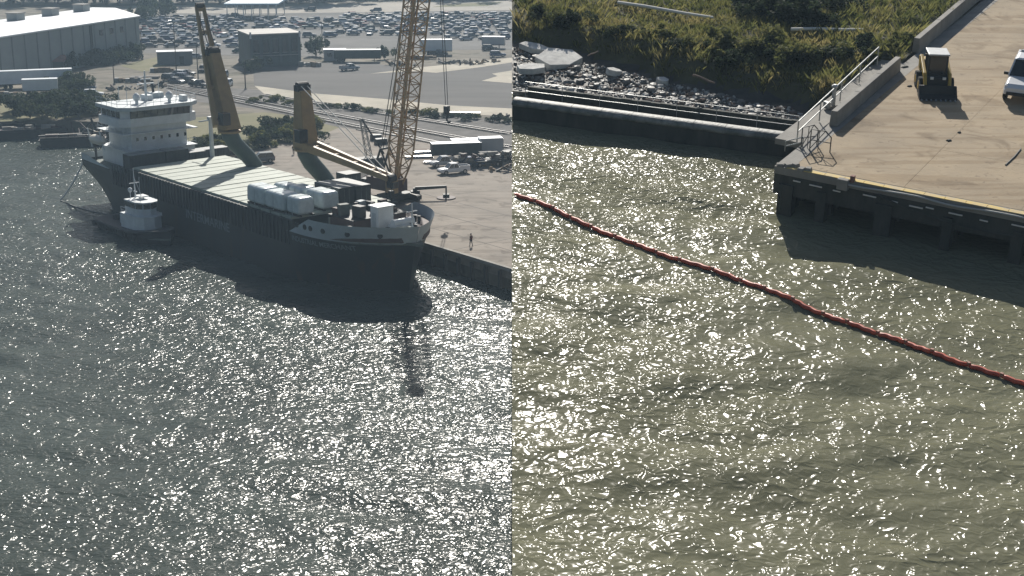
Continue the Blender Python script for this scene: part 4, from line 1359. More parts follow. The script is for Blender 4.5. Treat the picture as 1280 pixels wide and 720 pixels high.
MB().prism([(x * .985, y * .985) for x, y in wh2], 4.201, 5.0).build('window_core', M_bulw, tug)
for k in range(len(wh2)):
    a, b = Vector((*wh2[k], 0)), Vector((*wh2[(k + 1) % 7], 0))
    nseg = 3 if (b - a).length > 2 else 1
    for q in range(nseg):
        p, r = a.lerp(b, (q + .1) / nseg), a.lerp(b, (q + .9) / nseg)
        MB().beam((p.x, p.y, 4.6), (r.x, r.y, 4.6), .06, .68).build('window', M_glass, tug)
MB().prism([(x * 1.05 + .05, y * 1.08) for x, y in wh2], 5.001, 5.2).build('roof', M_white, tug, bevel=.04)
MB().box((1.2, .2, 5.6), (1.6, 1.3, .14)).tube([(.6, .2, 5.2), (.6, .2, 5.6)], .08, 6).tube([(1.8, .2, 5.2), (1.8, .2, 5.6)], .08, 6).build('awning', M_white, tug)
MB().tube([(-.2, 0, 5.2), (-.35, 0, 9.2)], [.12, .06], 6).box((-.3, 0, 7.2), (.12, 1.5, .1)).tube([(-.3, 0, 8), (1.8, 0, 5.4)], .03, 4).build('mast', M_white, tug)
MB().box((.6, -.4, 6.2), (.9, .14, .14)).tube([(.6, -.4, 5.6), (.6, -.4, 6.15)], .06, 5).build('radar', M_white, tug)
MB().lathe([(.1, 0), (.3, .25), (.3, .55), (.1, .7)], 10, (-.1, -.8, 6.0)).tube([(-.1, -.8, 5.2), (-.1, -.8, 6.0)], .05, 5).build('radome', M_white, tug)
MB().tube([(3.0, -.9, 5.2), (3.0, -.9, 8.6)], .035, 4).build('antenna', M_white, tug)
rr = MB()
rail_run(rr, [(-1.0, -1.9, 3.28), (2.9, -1.9, 3.28), (4.3, -1.25, 3.28)], h=.8, step=1.3, r=.03)
rr.build('guard_rail', M_white, tug)
MB().tube([(-5.6, -.8, 1.5), (-5.6, .8, 1.5)], .5, 12).box((-5.6, 0, 1.1), (.9, 2.2, .3)).build('towing_winch', M_black, tug)
MB().box((-2.6, 0, 1.7), (1.6, 2.0, 1.5)).build('engine_casing', M_bulw, tug, bevel=.05)
for x in (-7.5, -3.9, -1.0, 1.6, 4.2):
    for sy in (-1, 1):
        o = MB().lathe([(.2, -.16), (.42, -.16), (.42, .16), (.2, .16)], 12).build('tyre_fender', M_tyre, tug)
        o.location = (x, sy * 2.93, .75)
        o.rotation_euler = (math.pi / 2, 0, 0)
m = MB()
a = tug.location + Matrix.Rotation(tug.rotation_euler.z, 3, 'Z') @ Vector((-9.1, 0, 1.45))
b = L(76, 251, 0.05)
m.tube([a.lerp(b, i / 8) - Vector((0, 0, .35 * 4 * (i / 8) * (1 - i / 8))) for i in range(9)], .13, 6)
tag(m.build('tow_line', M_wire), 'dark tow line trailing astern of the tug', 'rope')

# ------------------------------------------------------------------ barges at the shore
def barge(x, y, ln, wd, rz, label, clutter):
    o = thing('barge', label, 'barge', None, L(x, y, 0), rz)
    MB().add([(-ln / 2 + 1, -wd / 2, -.6), (ln / 2 - 1, -wd / 2, -.6), (ln / 2 - 1, wd / 2, -.6), (-ln / 2 + 1, wd / 2, -.6),
              (-ln / 2, -wd / 2, 1.5), (ln / 2, -wd / 2, 1.5), (ln / 2, wd / 2, 1.5), (-ln / 2, wd / 2, 1.5)],
             [(3, 2, 1, 0), (4, 5, 6, 7), (0, 1, 5, 4), (1, 2, 6, 5), (2, 3, 7, 6), (3, 0, 4, 7)]).build('hull', M_black, o)
    MB().span((-ln / 2 + .2, -wd / 2 + .2, 1.51), (ln / 2 - .2, wd / 2 - .2, 1.58)).build('deck', M_maroon, o)
    for sy in (-1, 1):
        MB().box((0, sy * (wd / 2 - .15), 1.75), (ln * .96, .15, .5)).build('gunwale', M_black, o)
    r_ = random.Random(clutter)
    for k in range(10):
        MB().box((r_.uniform(-ln * .42, ln * .42), r_.uniform(-wd * .3, wd * .3), 1.9), (r_.uniform(.8, 3), r_.uniform(.3, 1), r_.uniform(.3, .9)), r_.uniform(-.4, .4)).build('deck_cargo', r_.choice([M_black, M_maroon, M_apron, M_conc]), o)
barge(92, 181, 13, 5, math.radians(14), 'dark low barge off the ship stern', 1)
barge(38, 171, 15, 5.5, math.radians(18), 'dark barge against the overgrown shore', 2)
barge(12, 165, 14, 5, math.radians(12), 'dark barge moored farthest along the shore', 3)
# yard clutter
M_pal = mat('pallet_wood', (0.24, 0.18, 0.12), .9, var=.3, scale=1.5)
def yard_pile(x, y, label, kind, seed, n=8, w=5.0):
    o = thing('material_pile', label, 'pile', None, L(x, y, QZ - .04), random.Random(seed).uniform(-.3, .3))
    r_ = random.Random(seed)
    for k in range(n):
        if kind == 'pallets':
            MB().box((-w / 2 + w * k / n, r_.uniform(-.6, .6), .5 + .1 * r_.random()), (1.1, 1.1, r_.uniform(.6, 1.5)), r_.uniform(-.2, .2)).build('pallet_stack', r_.choice([M_pal, M_pal, M_conc, M_contlid]), o)
        elif kind == 'pipes':
            MB().tube([(-w / 2, -.8 + .32 * (k % 6), .18 + .3 * (k // 6)), (w / 2, -.8 + .32 * (k % 6), .18 + .3 * (k // 6))], .15, 7).build('pipe', r_.choice([M_rail, M_maroon, M_conc]), o)
        else:
            a = Vector((r_.uniform(-w / 2, w / 2), r_.uniform(-1.5, 1.5), .1))
            b = a + Vector((r_.uniform(-2, 2), r_.uniform(-1, 1), r_.uniform(.1, 1.2)))
            MB().beam(a, b, r_.uniform(.2, .7), r_.uniform(.2, .6)).build('scrap_piece', r_.choice([M_black, M_conc, M_maroon, M_pal]), o)
for i, (x, y, lab, kd, n_, w_) in enumerate([
        (168, 103, 'row of pallet stacks on the dirt above the bridge', 'pallets', 9, 9), (190, 109, 'scrap pile just above the ship bridge by the tracks', 'scrap', 14, 8),
        (160, 112, 'scrap heap on the dirt beside the bridge roof', 'scrap', 14, 7), (182, 98, 'pipe stack on the dirt by the dark car cluster', 'pipes', 12, 7),
        (205, 90, 'pallet stacks beside the tall light pole', 'pallets', 6, 6), (575, 80, 'long flat scrap row at the sandy edge of the yard', 'scrap', 22, 13),
        (600, 78, 'scrap row beside the blue car at the yard edge', 'scrap', 18, 10), (505, 82, 'dark scrap between the lattice boom and the green trailer', 'scrap', 14, 8),
        (530, 74, 'pallet stacks in front of the white trailer', 'pallets', 8, 8), (390, 83, 'pallet stacks by the site office', 'pallets', 6, 6),
        (580, 144, 'dark steel stack on the sand verge by the hook block', 'pipes', 12, 7), (630, 147, 'sheeted heap on the sand verge', 'scrap', 12, 6),
        (20, 126, 'dark junk pile on the grass by the shore bushes', 'scrap', 14, 8), (6, 120, 'pallet stacks below the long white trailer', 'pallets', 7, 7),
        (618, 207, 'pallet stacks behind the flatbed on the quay', 'pallets', 6, 6), (585, 201, 'dark steel pile between trailers and pickups', 'scrap', 14, 6), (634, 214, 'scrap pieces at the quay beyond the flatbed', 'scrap', 10, 5)]):
    yard_pile(x, y, lab, kd, 50 + i, n_, w_)
# tangled scrap on the shore behind the stern
sc_ = thing('scrap_heap', 'dark heap of scrap steel on the shore behind the ship stern', 'scrap', None, L(128, 168, 1.0))
r_ = random.Random(9)
for k in range(34):
    a = Vector((r_.uniform(-5, 5), r_.uniform(-3, 4), r_.uniform(-.6, 1.0)))
    b = a + Vector((r_.uniform(-4, 4), r_.uniform(-3, 3), r_.uniform(.2, 3.2)))
    MB().beam(a, b, r_.uniform(.15, .4), r_.uniform(.15, .5)).build('scrap_bar', r_.choice([M_black, M_black, M_maroon, M_conc]), sc_)
# ------------------------------------------------------------------ pier place (own frame: u, w, h; pier() sets it into the world)
DH = 2.3                                  # dock height above the water
C0 = R(970, 207, DH)                      # dock corner
e1 = (R(1280, 268, DH) - C0); e1.normalize()
E1 = Vector((e1.x, e1.y, 0))              # along the front edge
E2 = Vector((-E1.y, E1.x, 0))             # inland
def D(a, b, h=0.0):
    """dock frame: a along the front edge, b inland"""
    return Vector((C0.x, C0.y, 0)) + E1 * a + E2 * b + Vector((0, 0, h))
RZ1 = math.atan2(E1.y, E1.x)
def pier_thing(name, label, cat, p, rz=0.0, group=None):
    o = thing(name, label, cat, group)
    pier(o, p[0], p[1], p[2], rz)
    return o
def ab(x, y, h=DH):
    v = R(x, y, h) - Vector((C0.x, C0.y, 0))
    return v.dot(E1), v.dot(E2)
M_dock = mat('dock_concrete', (0.43, 0.335, 0.215), 0.9, col2=(0.27, 0.215, 0.145), scale=0.22, detail=10, bump=0.35, bscale=6.0, contrast=(0.3, 0.7), stain=[(0.5, (.66, .62, .56), .55, .66, (1, 1, 1)), (0.9, (.82, .78, .72), .5, .6, (.15, 1.3, 1)), (2.6, (.7, .68, .66), .62, .68, (1, 1, 1))])
M_yel = mat('worn_yellow_edge', (0.68, 0.50, 0.14), 0.8, col2=(0.50, 0.40, 0.24), scale=1.3, detail=8, contrast=(0.38, 0.6))
M_fend = mat('fender_timber', (0.07, 0.072, 0.06), 0.85, col2=(0.035, 0.04, 0.036), scale=1.5, detail=8, bump=0.6, bscale=5, stretch=(1, 1, .3))
M_barr = mat('barrier_concrete', (0.30, 0.285, 0.25), 0.85, col2=(0.21, 0.20, 0.18), scale=0.8, detail=8, bump=0.3, bscale=6)
M_gal = mat('galvanised', (0.42, 0.43, 0.42), 0.45, 0.6, var=.2, scale=3)
M_dmet = mat('dark_rail_metal', (0.10, 0.10, 0.095), 0.55, 0.4, var=.2, scale=3)
M_mud = mat('mud_bank', (0.07, 0.065, 0.055), 0.7, col2=(0.035, 0.034, 0.03), scale=0.9, detail=8, bump=0.8, bscale=4)
M_soil = mat('grass_soil', (0.10, 0.095, 0.045), 0.95, col2=(0.055, 0.055, 0.03), scale=0.5, detail=8, bump=0.8, bscale=3)

# ---- dock deck: slabs laid in a grid with recessed joints
dock = thing('dock_deck', None, None)
pier(dock, 0, 0, 0)
tag(dock, kind='structure')
A0, A1, B0, B1 = 0.0, 36.0, 0.0, 62.0
base = MB()
q = [D(A0 + .05, B0 + .05), D(A1, B0 + .05), D(A1, B1), D(A0 + .05, B1)]
base.prism([(p.x, p.y) for p in q], DH - .55, DH - .02)
base.build('sub_slab', M_barr, dock)
na, nb = 7, 11
for i in range(na):
    for j in range(nb):
        a0, a1 = A0 + .75 + (A1 - A0 - .75) * i / na, A0 + .75 + (A1 - A0 - .75) * (i + 1) / na
        b0, b1 = B0 + .42 + (B1 - B0 - .42) * j / nb, B0 + .42 + (B1 - B0 - .42) * (j + 1) / nb
        g = .006
        z = DH - .001 * ((i * 7 + j * 5) % 4)
        q = [D(a0 + g, b0 + g), D(a1 - g, b0 + g), D(a1 - g, b1 - g), D(a0 + g, b1 - g)]
        MB().prism([(p.x, p.y) for p in q], DH - .02, z).build('slab', M_dock, dock)
# edge: yellow painted cope at the front, plain strip at the side
q = [D(A0 - .05, -.04), D(A1, -.04), D(A1, .415), D(A0 - .05, .415)]
cp = MB().prism([(p.x, p.y) for p in q], DH - .36, DH - .012).build('cope', M_barr, dock)
for k in range(40):
    a0 = .5 + k * .9
    q = [D(a0 + .01, -.035), D(a0 + .89, -.035), D(a0 + .89, .30 - .06 * (k % 3 == 1)), D(a0 + .01, .30)]
    MB().prism([(p.x, p.y) for p in q], DH - .012, DH + .012).build('painted_edge', M_yel, cp)
q = [D(A0 - .05, .43), D(A0 + .74, .43), D(A0 + .74, B1), D(A0 - .05, B1)]
MB().prism([(p.x, p.y) for p in q], DH - .4, DH - .005).build('side_strip', M_barr, dock)
# ledge outside the wall that carries the walkway
q = [D(-1.5, 3.6), D(-.06, 3.6), D(-.06, 19), D(-1.5, 19)]
MB().beam(D(-.4, 4.2, .6), D(-.4, 19, .6), .3, 2.6).build('ledge_wall', M_fend, dock)
MB().prism([(p.x, p.y) for p in q], DH - .34, DH - .05).build('ledge', M_barr, dock)
# front beam, piles and the dark bays below
fb = MB()
a, b = D(-.05, .25, DH - .85), D(A1, .25, DH - .85)
fb.beam(a, b, .5, .95)
a, b = D(.2, .6, DH - .85), D(.2, B1, DH - .85)
fb.beam(a, b, .5, .95)
fb.build('edge_beam', M_fend, dock)
MB().beam(D(3.9, 3.4, .1), D(A1, 3.4, .1), .4, 3.2).beam(D(3.6, 3.4, .1), D(3.6, B1, .1), .4, 3.2).build('back_wall', M_fend, dock)
for k, x in enumerate((972, 1027, 1121, 1213, 1310, 1420)):
    aa = ab(x, 240, 1.5)[0]
    w = [.7, .45, .75, .42, .5, .5][k]
    p = D(max(.3, aa), .15, .35)
    MB().box((p.x, p.y, .2), (w, .55, 2.6), RZ1).build('pile', M_fend, dock)
    for j in range(1, 4):
        p = D(max(.3, aa), .15 + j * 1.0, .35)
        MB().box((p.x, p.y, .2), (.4, .4, 2.6), RZ1).build('pile', M_fend, dock)
for k in range(1, 7):
    p = D(.2, k * 3.2, .3)
    MB().box((p.x, p.y, .2), (.45, .45, 2.6), RZ1).build('pile', M_fend, dock)
# white wear marks on the beam
for k in range(18):
    a0 = .9 + k * 1.05 + .3 * math.sin(k * 5.1)
    p, r = D(a0, -.075, DH - .52 - .04 * (k % 3)), D(a0 + .35 + .25 * (k % 2), -.075, DH - .53 - .04 * (k % 3))
    MB().beam(p, r, .05, .05).build('rub_board', M_rope, dock)
# hose and hanging line along the edge
hs = MB()
pts = [D(3.0 + i * .6, -.16 - .03 * math.sin(i * 1.7), DH - .12 - .05 * math.sin(i * .9)) for i in range(40)]
hs.tube(pts, .045, 6)
o = hs.build('edge_hose', mat('grey_hose', (0.42, 0.42, 0.40), .6)); pier(o)
tag(o, 'grey hose running along the yellow dock edge', 'hose')
hs = MB()
a, b = D(4.8, -.14, DH - .35), D(14.5, -.14, DH - .25)
hs.tube([a.lerp(b, i / 20) - Vector((0, 0, .75 * 4 * (i / 20) * (1 - i / 20))) for i in range(21)], .035, 5)
o = hs.build('sagging_rope', M_fend); pier(o)
tag(o, 'dark rope sagging below the dock edge', 'rope')
p = D(*ab(1080, 218, DH), 0)
o = pier_thing('edge_bracket', 'broken concrete bracket hanging over the dock edge', 'bracket', (D(3.25, -.1, DH - .3)), RZ1)
MB().box((0, -.08, .12), (.5, .3, .5)).build('block', M_barr, o, bevel=.03)
MB().box((.35, .12, .38), (.18, .2, .3)).build('stub', M_shedroof, o)
for k in range(5):
    p = D(.15 + .33 * k + .05 * (k % 2), .1 + .12 * (k % 3), DH)
    o = MB().box((0, 0, .05), (.34 + .08 * (k % 2), .3, .12 + .05 * (k % 3)), .3 * k, top=.8).build('concrete_chunk', M_barr, bevel=.02)
    pier(o, p.x, p.y, DH)
    tag(o, 'broken concrete chunk at the dock corner', 'rubble', 'chunks at the dock corner')

# ---- concrete walls on the dock
def wall_run(x0, y0, x1, y1, ht, th, name, label, sections):
    a, b = R(x0, y0, DH), R(x1, y1, DH)
    d = (b - a); ln = d.length; d.normalize()
    o = pier_thing(name, label, 'wall', a, math.atan2(d.y, d.x))
    for k in range(sections):
        x0_, x1_ = ln * k / sections + .01, ln * (k + 1) / sections - .01
        MB().add([(x0_, -th * .6, 0), (x1_, -th * .6, 0), (x1_, th * .6, 0), (x0_, th * .6, 0), (x0_, -th * .45, ht), (x1_, -th * .45, ht), (x1_, th * .45, ht), (x0_, th * .45, ht)],
                 [(3, 2, 1, 0), (4, 5, 6, 7), (0, 1, 5, 4), (1, 2, 6, 5), (2, 3, 7, 6), (3, 0, 4, 7)]).build('wall_section', M_barr, o, bevel=.025)
    return o
wall_run(1041, 158, 1121, 88, 0.78, .34, 'barrier_wall', 'low concrete wall beside the walkway rails on the dock', 3)
wall_run(1144, 66, 1262, -36, 0.85, .36, 'barrier_wall', 'low concrete wall running inland past the tall grass', 5)

# ---- rails
def pipe_rail(name, label, pts, ht, posts, material, mids=(0.5,), r=.035, group=None):
    o = pier_thing(name, label, 'railing', (0, 0, 0), 0, group)
    P = [Vector(p) for p in pts]
    for a, b in zip(P[:-1], P[1:]):
        for f in list(mids) + [1.0]:
            MB().tube([a + Vector((0, 0, ht * f)), b + Vector((0, 0, ht * f))], r, 6).build('rail', material, o)
        n = max(1, int((b - a).length / posts + .5))
        for i in range(n + 1):
            p = a.lerp(b, i / n)
            MB().tube([p, p + Vector((0, 0, ht))], r, 6).build('post', material, o)
    return o
ra, rb_ = R(996, 178, DH), R(1096, 82, DH)
pipe_rail('walkway_railing', 'pale two-pipe railing climbing along the side of the dock', [ra, rb_], 1.05, 3.2, M_gal)
# kinked gate frames at the corner
def frame(label, p, rz, w, h, brace=True):
    o = pier_thing('gate_frame', label, 'gate', p, rz)
    MB().tube([(0, 0, 0), (0, 0, h), (w * .7, 0, h), (w, 0, h * .72), (w, 0, 0)], .03, 6).build('hoop', M_dmet, o)
    MB().tube([(0, 0, h * .5), (w, 0, h * .45)], .025, 6).build('mid_bar', M_dmet, o)
    if brace:
        MB().tube([(0, 0, .05), (w * .7, 0, h)], .02, 5).build('brace', M_dmet, o)
        MB().tube([(w * .4, 0, 0), (w * .4, 0, h)], .02, 5).build('upright', M_dmet, o)
frame('dark tube gate frame standing open on the dock corner', R(1012, 187, DH), RZ1 + .15, .95, 1.0)
frame('dark tube gate frame folded against the walkway', R(1001, 186, DH), RZ1 + 1.1, 1.0, 1.05)
#frame('dark tube gate frame lying closest to the stairs', R(1008, 178, DH), RZ1 + .6, .8, 1.0, False)
pipe_rail('stair_railing', 'short slanting handrails at the dock corner by the catwalk', [R(1003, 184, DH), R(981, 189, DH - .45)], .5, .8, M_gal, r=.03)
# bollard post with a cross foot
o = pier_thing('mooring_post', 'pale T-footed mooring post between railing and concrete wall', 'bollard', R(1041, 134, DH), .5)
MB().tube([(0, 0, .05), (0, 0, 1.05)], [.11, .10], 10).lathe([(.1, 0), (.16, .04), (.16, .14), (.08, .2)], 10, (0, 0, 1.0)).build('post', M_gal, o)
MB().box((0, 0, .06), (1.0, .3, .12)).build('foot', M_barr, o, bevel=.02)
MB().box((-.4, 0, .2), (.16, .42, .3)).build('foot_block', M_gal, o, bevel=.02)

# ---- low wall and walkway in the water to the left
lw = thing('harbour_wall', 'low harbour wall with a rounded grey cap running up to the dock', 'wall')
pier(lw)
wa, wb = R(640, 150, 0) + Vector((-.0, 0, 0)), R(985, 197, 0)
wa.x = 0.004
d = (wb - wa).normalized(); nn = Vector((-d.y, d.x, 0))
ln = (wb - wa).length
MB().add([wa + Vector((0, 0, -.5)), wb + Vector((0, 0, -.5)), wb + nn * .9 + Vector((0, 0, -.5)), wa + nn * .9 + Vector((0, 0, -.5)),
          wa + Vector((0, 0, .82)), wb + Vector((0, 0, .82)), wb + nn * .9 + Vector((0, 0, .82)), wa + nn * .9 + Vector((0, 0, .82))],
         [(3, 2, 1, 0), (4, 5, 6, 7), (0, 1, 5, 4), (1, 2, 6, 5), (2, 3, 7, 6), (3, 0, 4, 7)]).build('wall_face', M_fend, lw)
M_cap = mat('worn_cap', (0.27, 0.275, 0.25), .6, col2=(0.09, 0.10, 0.09), scale=1.6, detail=8, bump=.5, bscale=6)
ns = 9
for k in range(ns):
    a, b = wa.lerp(wb, (k + .006) / ns), wa.lerp(wb, (k + .994) / ns)
    c = MB()
    prof = [(-.06, .83), (-.1, .98), (.02, 1.12), (.25, 1.18), (.55, 1.17), (.8, 1.08), (.92, .9), (.9, .83)]
    vs = [a + nn * x + Vector((0, 0, z)) for x, z in prof] + [b + nn * x + Vector((0, 0, z)) for x, z in prof]
    m_ = len(prof)
    c.add(vs, [(i, m_ + i, m_ + (i + 1) % m_, (i + 1) % m_) for i in range(m_)])
    c.add(vs[:m_], [tuple(range(m_))]).add(vs[m_:], [tuple(range(m_ - 1, -1, -1))])
    co = c.build('cap_section', M_cap, lw, smooth=True)
    for pf in co.data.polygons[-2:]:
        pf.use_smooth = False
# catwalk behind it
cw = thing('catwalk', 'dark narrow catwalk between the harbour wall and the bank', 'walkway')
pier(cw)
ka, kb = wa + nn * 1.0, wb + nn * 1.0
npl = 26
for k in range(npl):
    a, b = ka.lerp(kb, (k + .02) / npl), ka.lerp(kb, (k + .98) / npl)
    MB().prism([((a).x, a.y), (b.x, b.y), ((b + nn * .9).x, (b + nn * .9).y), ((a + nn * .9).x, (a + nn * .9).y)], .5, .58).build('plank', M_fend, cw)
pipe_rail('catwalk_railing', 'thin two-pipe railing along the dark catwalk', [ka + nn * .92 + Vector((0, 0, .55)), kb + nn * .92 + Vector((0, 0, .55))], 1.05, 2.2, M_gal, r=.02)
# back wall of the bank
bw = thing('bank_wall', 'black timber wall holding back the rubble bank', 'wall')
pier(bw)
ba, bb_ = ka + nn * 1.25, kb + nn * 1.25 + d * 1.2
nbp = 30
for k in range(nbp):
    a, b = ba.lerp(bb_, (k + .01) / nbp), ba.lerp(bb_, (k + .99) / nbp)
    MB().prism([(a.x, a.y), (b.x, b.y), ((b + nn * .18).x, (b + nn * .18).y), ((a + nn * .18).x, (a + nn * .18).y)], -.4, 1.22 + .012 * math.sin(k * 3.3)).build('timber', M_fend, bw)

# ---- bank: rubble strip, scarp, grass terrace as one terrain sheet
def bank_coords(u, w):
    v = Vector((u, w, 0)) - Vector((ba.x, ba.y, 0))
    return v.dot(d), v.dot(nn)
def dock_ab(p):
    v = Vector((p[0], p[1], 0)) - Vector((C0.x, C0.y, 0))
    return v.dot(E1), v.dot(E2)
def amax(b):
    return -1.6 if b < 19.2 else -.32
def bank_h(s, q):
    """height of the bank at s along and q behind the bank wall"""
    wob = .7 * math.sin(s * .55 + .6) + .45 * math.sin(s * 1.3 + 2) + .25 * math.sin(s * 2.9)
    edge = max(2.2, 6.8 + wob * .6 - .29 * s)
    beach = .85 + .05 * q + .12 * math.sin(s * 1.7) * math.sin(q * 1.9)
    t = max(0, min(1, (q - edge) / 1.2))
    t = t * t * (3 - 2 * t)
    p_ = Vector((ba.x, ba.y, 0)) + d * s + nn * q
    a_, b_ = dock_ab(p_)
    top = 2.25 + .2 * math.sin(s * .4) * math.sin(q * .35) + .03 * (q - 6)
    hh = beach + (top - beach) * t
    if b_ < 20:
        hh = min(hh, max(1.2, 2.2 + max(0, amax(b_) - a_) * .45))
    return hh
us = np.arange(-46, 62, .5)
ws = np.concatenate([np.arange(.16, 12, .3), np.arange(12, 64, 2.0)])
vs, fs, flag = [], [], []
for wq in ws:
    for s in us:
        p = Vector((ba.x, ba.y, 0)) + d * s + nn * wq
        p.z = bank_h(s, wq)
        a_, b_ = dock_ab(p)
        if b_ > -3 and a_ > amax(b_):
            p = p - E1 * (a_ - amax(b_))
            flag.append(True)
        else:
            flag.append(False)
        vs.append((max(p.x, .004), p.y, p.z))
nx = len(us)
for j in range(len(ws) - 1):
    for i in range(nx - 1):
        q = (j * nx + i, j * nx + i + 1, (j + 1) * nx + i + 1, (j + 1) * nx + i)
        if all(flag[k] for k in q):
            continue
        if all(vs[k][0] <= .0041 for k in q):
            continue
        fs.append(q)
bm_ = MB().add(vs, fs)
for k, q in enumerate(bm_.f):
    z = max(vs[i][2] for i in q)
    bm_.m[k] = 1 if z > 1.45 else 0
bank = bm_.build('bank_ground', [M_mud, M_soil], smooth=True)
pier(bank)
tag(bank, kind='structure')
def bank_pt(s, q, dz=0.0):
    p = Vector((ba.x, ba.y, 0)) + d * s + nn * q
    p.z = bank_h(s, q) + dz
    return p
def bank_px(x, y, h=1.3):
    p = R(x, y, h)
    for _ in range(6):
        s, q = bank_coords(p.x, p.y)
        p = R(x, y, bank_h(s, q))
    return p
# broken slabs
M_slab = mat('pale_slab', (0.72, 0.71, 0.66), .9, col2=(0.50, 0.49, 0.46), scale=1.6, detail=8, bump=.6, bscale=7)
def slab(x, y, sx, sy, rz, tilt, label, th=.24):
    p = bank_px(x, y)
    o = pier_thing('broken_slab', label, 'slab', p + Vector((0, 0, .34)), rz)
    r_ = random.Random(int(x))
    n = 6
    poly = [(sx / 2 * math.cos(2 * math.pi * k / n + .5) * r_.uniform(.85, 1.2), sy / 2 * math.sin(2 * math.pi * k / n + .5) * r_.uniform(.85, 1.2)) for k in range(n)]
    m_ = MB().prism(poly, -th, th * .4).build('slab_body', M_slab, o, bevel=.02)
    m_.rotation_euler = (tilt[0], tilt[1], 0)
slab(700, 80, 2.9, 2.5, .5, (.14, -.05), 'largest pale broken slab leaning on the bank rubble')
slab(706, 57, 2.7, 1.7, -.3, (.2, .08), 'pale slab wedged above the largest slab')
slab(669, 66, 2.0, .9, -.5, (.1, .1), 'narrow pale slab left of the largest slab gap')
slab(666, 52, 1.9, .8, -.35, (.12, .05), 'thin pale slab strip under the dark grass scarp')
slab(732, 62, 1.2, 1.2, .9, (.25, -.2), 'small tilted slab at the shoulder of the upper slab')
slab(664, 92, 1.7, 1.1, .2, (.05, .0), 'flat grey slab close to the bank wall')
slab(768, 96, .9, .6, .3, (.1, .2), 'small pale slab alone among the stones by the bank wall')
slab(828, 108, .8, .5, -.3, (.2, .1), 'small pale slab near the driftwood stick')
# rubble: rocks picked out one by one, gravel as stuff
def rock_mesh(seed, mats):
    r_ = random.Random(seed)
    mb = MB()
    vs = []
    rings = [(-.4, .7), (0, 1.0), (.35, .75)]
    for z, rr in rings:
        for j in range(6):
            a = 2 * math.pi * j / 6 + r_.uniform(-.25, .25)
            k = rr * r_.uniform(.75, 1.15)
            vs.append((k * math.cos(a), k * math.sin(a) * .75, z + r_.uniform(-.12, .12)))
    vs.append((0, 0, .5))
    fs = [(i * 6 + j, i * 6 + (j + 1) % 6, (i + 1) * 6 + (j + 1) % 6, (i + 1) * 6 + j) for i in range(2) for j in range(6)]
    fs += [(12 + j, 12 + (j + 1) % 6, 18) for j in range(6)] + [(5, 4, 3, 2, 1, 0)]
    return mb.add(vs, fs).mesh('rock', mats)
M_rock1 = mat('grey_rock', (0.24, 0.235, 0.22), .6, col2=(0.10, 0.098, 0.092), scale=2.0, detail=6)
M_rock2 = mat('pale_rock', (0.6, 0.58, 0.53), .9, col2=(0.4, 0.385, 0.36), scale=2.0, detail=6)
M_rock3 = mat('brown_rock', (0.17, 0.125, 0.10), .9, var=.25, scale=2.0)
RM = [rock_mesh(k, m) for k, m in enumerate([M_rock1, M_rock1, M_rock1, M_rock2, M_rock3])]
rr = random.Random(21)
NAMES = {0: 'grey', 1: 'grey', 2: 'grey', 3: 'pale', 4: 'brown'}
for k in range(190):
    s = rr.uniform(-4, 14.5)
    q = rr.uniform(.4, max(2.0, 5.6 - .26 * s))
    if rr.random() > (1.15 - s / 24):
        continue
    p = bank_pt(s, q)
    if p.x < .4:
        continue
    i = rr.randrange(5)
    sc = rr.uniform(.12, .34)
    o = bpy.data.objects.new('rock', RM[i])
    COL.objects.link(o)
    o.matrix_world = MR @ Matrix.Translation(p + Vector((0, 0, sc * .2))) @ Matrix.Rotation(rr.uniform(0, 6.28), 4, 'Z') @ Matrix.Scale(sc, 4)
    tag(o, '%s rock in the rubble strip below the grassy bank' % NAMES[i], 'rock', '%s rocks on the bank' % NAMES[i])
gv = [MB(), MB(), MB()]
for k in range(3000):
    s = rr.uniform(-4, 15.5); q = rr.uniform(.25, max(2.0, 6 - .26 * s))
    p = bank_pt(s, q)
    if p.x < .1:
        continue
    sc = rr.uniform(.03, .11)
    gv[rr.choice((0, 0, 1, 2))].box((p.x, p.y, p.z + sc * .3), (sc * 2, sc * 1.4, sc), rr.uniform(0, 3), rx=rr.uniform(-.5, .5), top=.7)
allg = MB()
for i, g in enumerate(gv):
    o_ = len(allg.v); allg.v += g.v; allg.f += [tuple(a + o_ for a in f_) for f_ in g.f]; allg.m += [i] * len(g.f)
o = allg.build('gravel', [M_rock1, M_rock2, M_rock3]); pier(o)
tag(o, 'small stones and shell gravel on the bank', 'gravel', kind='stuff')
# driftwood
for k, (x, y, x1, y1, r0, lab) in enumerate([(772, 12, 891, 31, .11, 'long pale log lying along the top of the grassy bank'), (988, 46, 1078, 46, .10, 'straight pale plank lying in the grass by the railing'),
        (866, 96, 893, 106, .07, 'short brown driftwood stick on the rubble'), (735, 72, 748, 66, .05, 'grey driftwood twig beside the slabs'), (838, 76, 862, 82, .05, 'grey driftwood stick under the scarp')]):
    a, b = bank_px(x, y, 2.0), bank_px(x1, y1, 2.0)
    a.z += .45 if k < 2 else .1; b.z += .45 if k < 2 else .1
    o = MB().tube([a, a.lerp(b, .3) + Vector((0, 0, .03)), a.lerp(b, .7) - Vector((0, 0, .02)), b], [r0, r0 * .95, r0 * .9, r0 * .7], 7).build('log' if k != 1 else 'plank', M_rope if k < 2 else M_rock3)
    pier(o)
    tag(o, lab, 'wood')

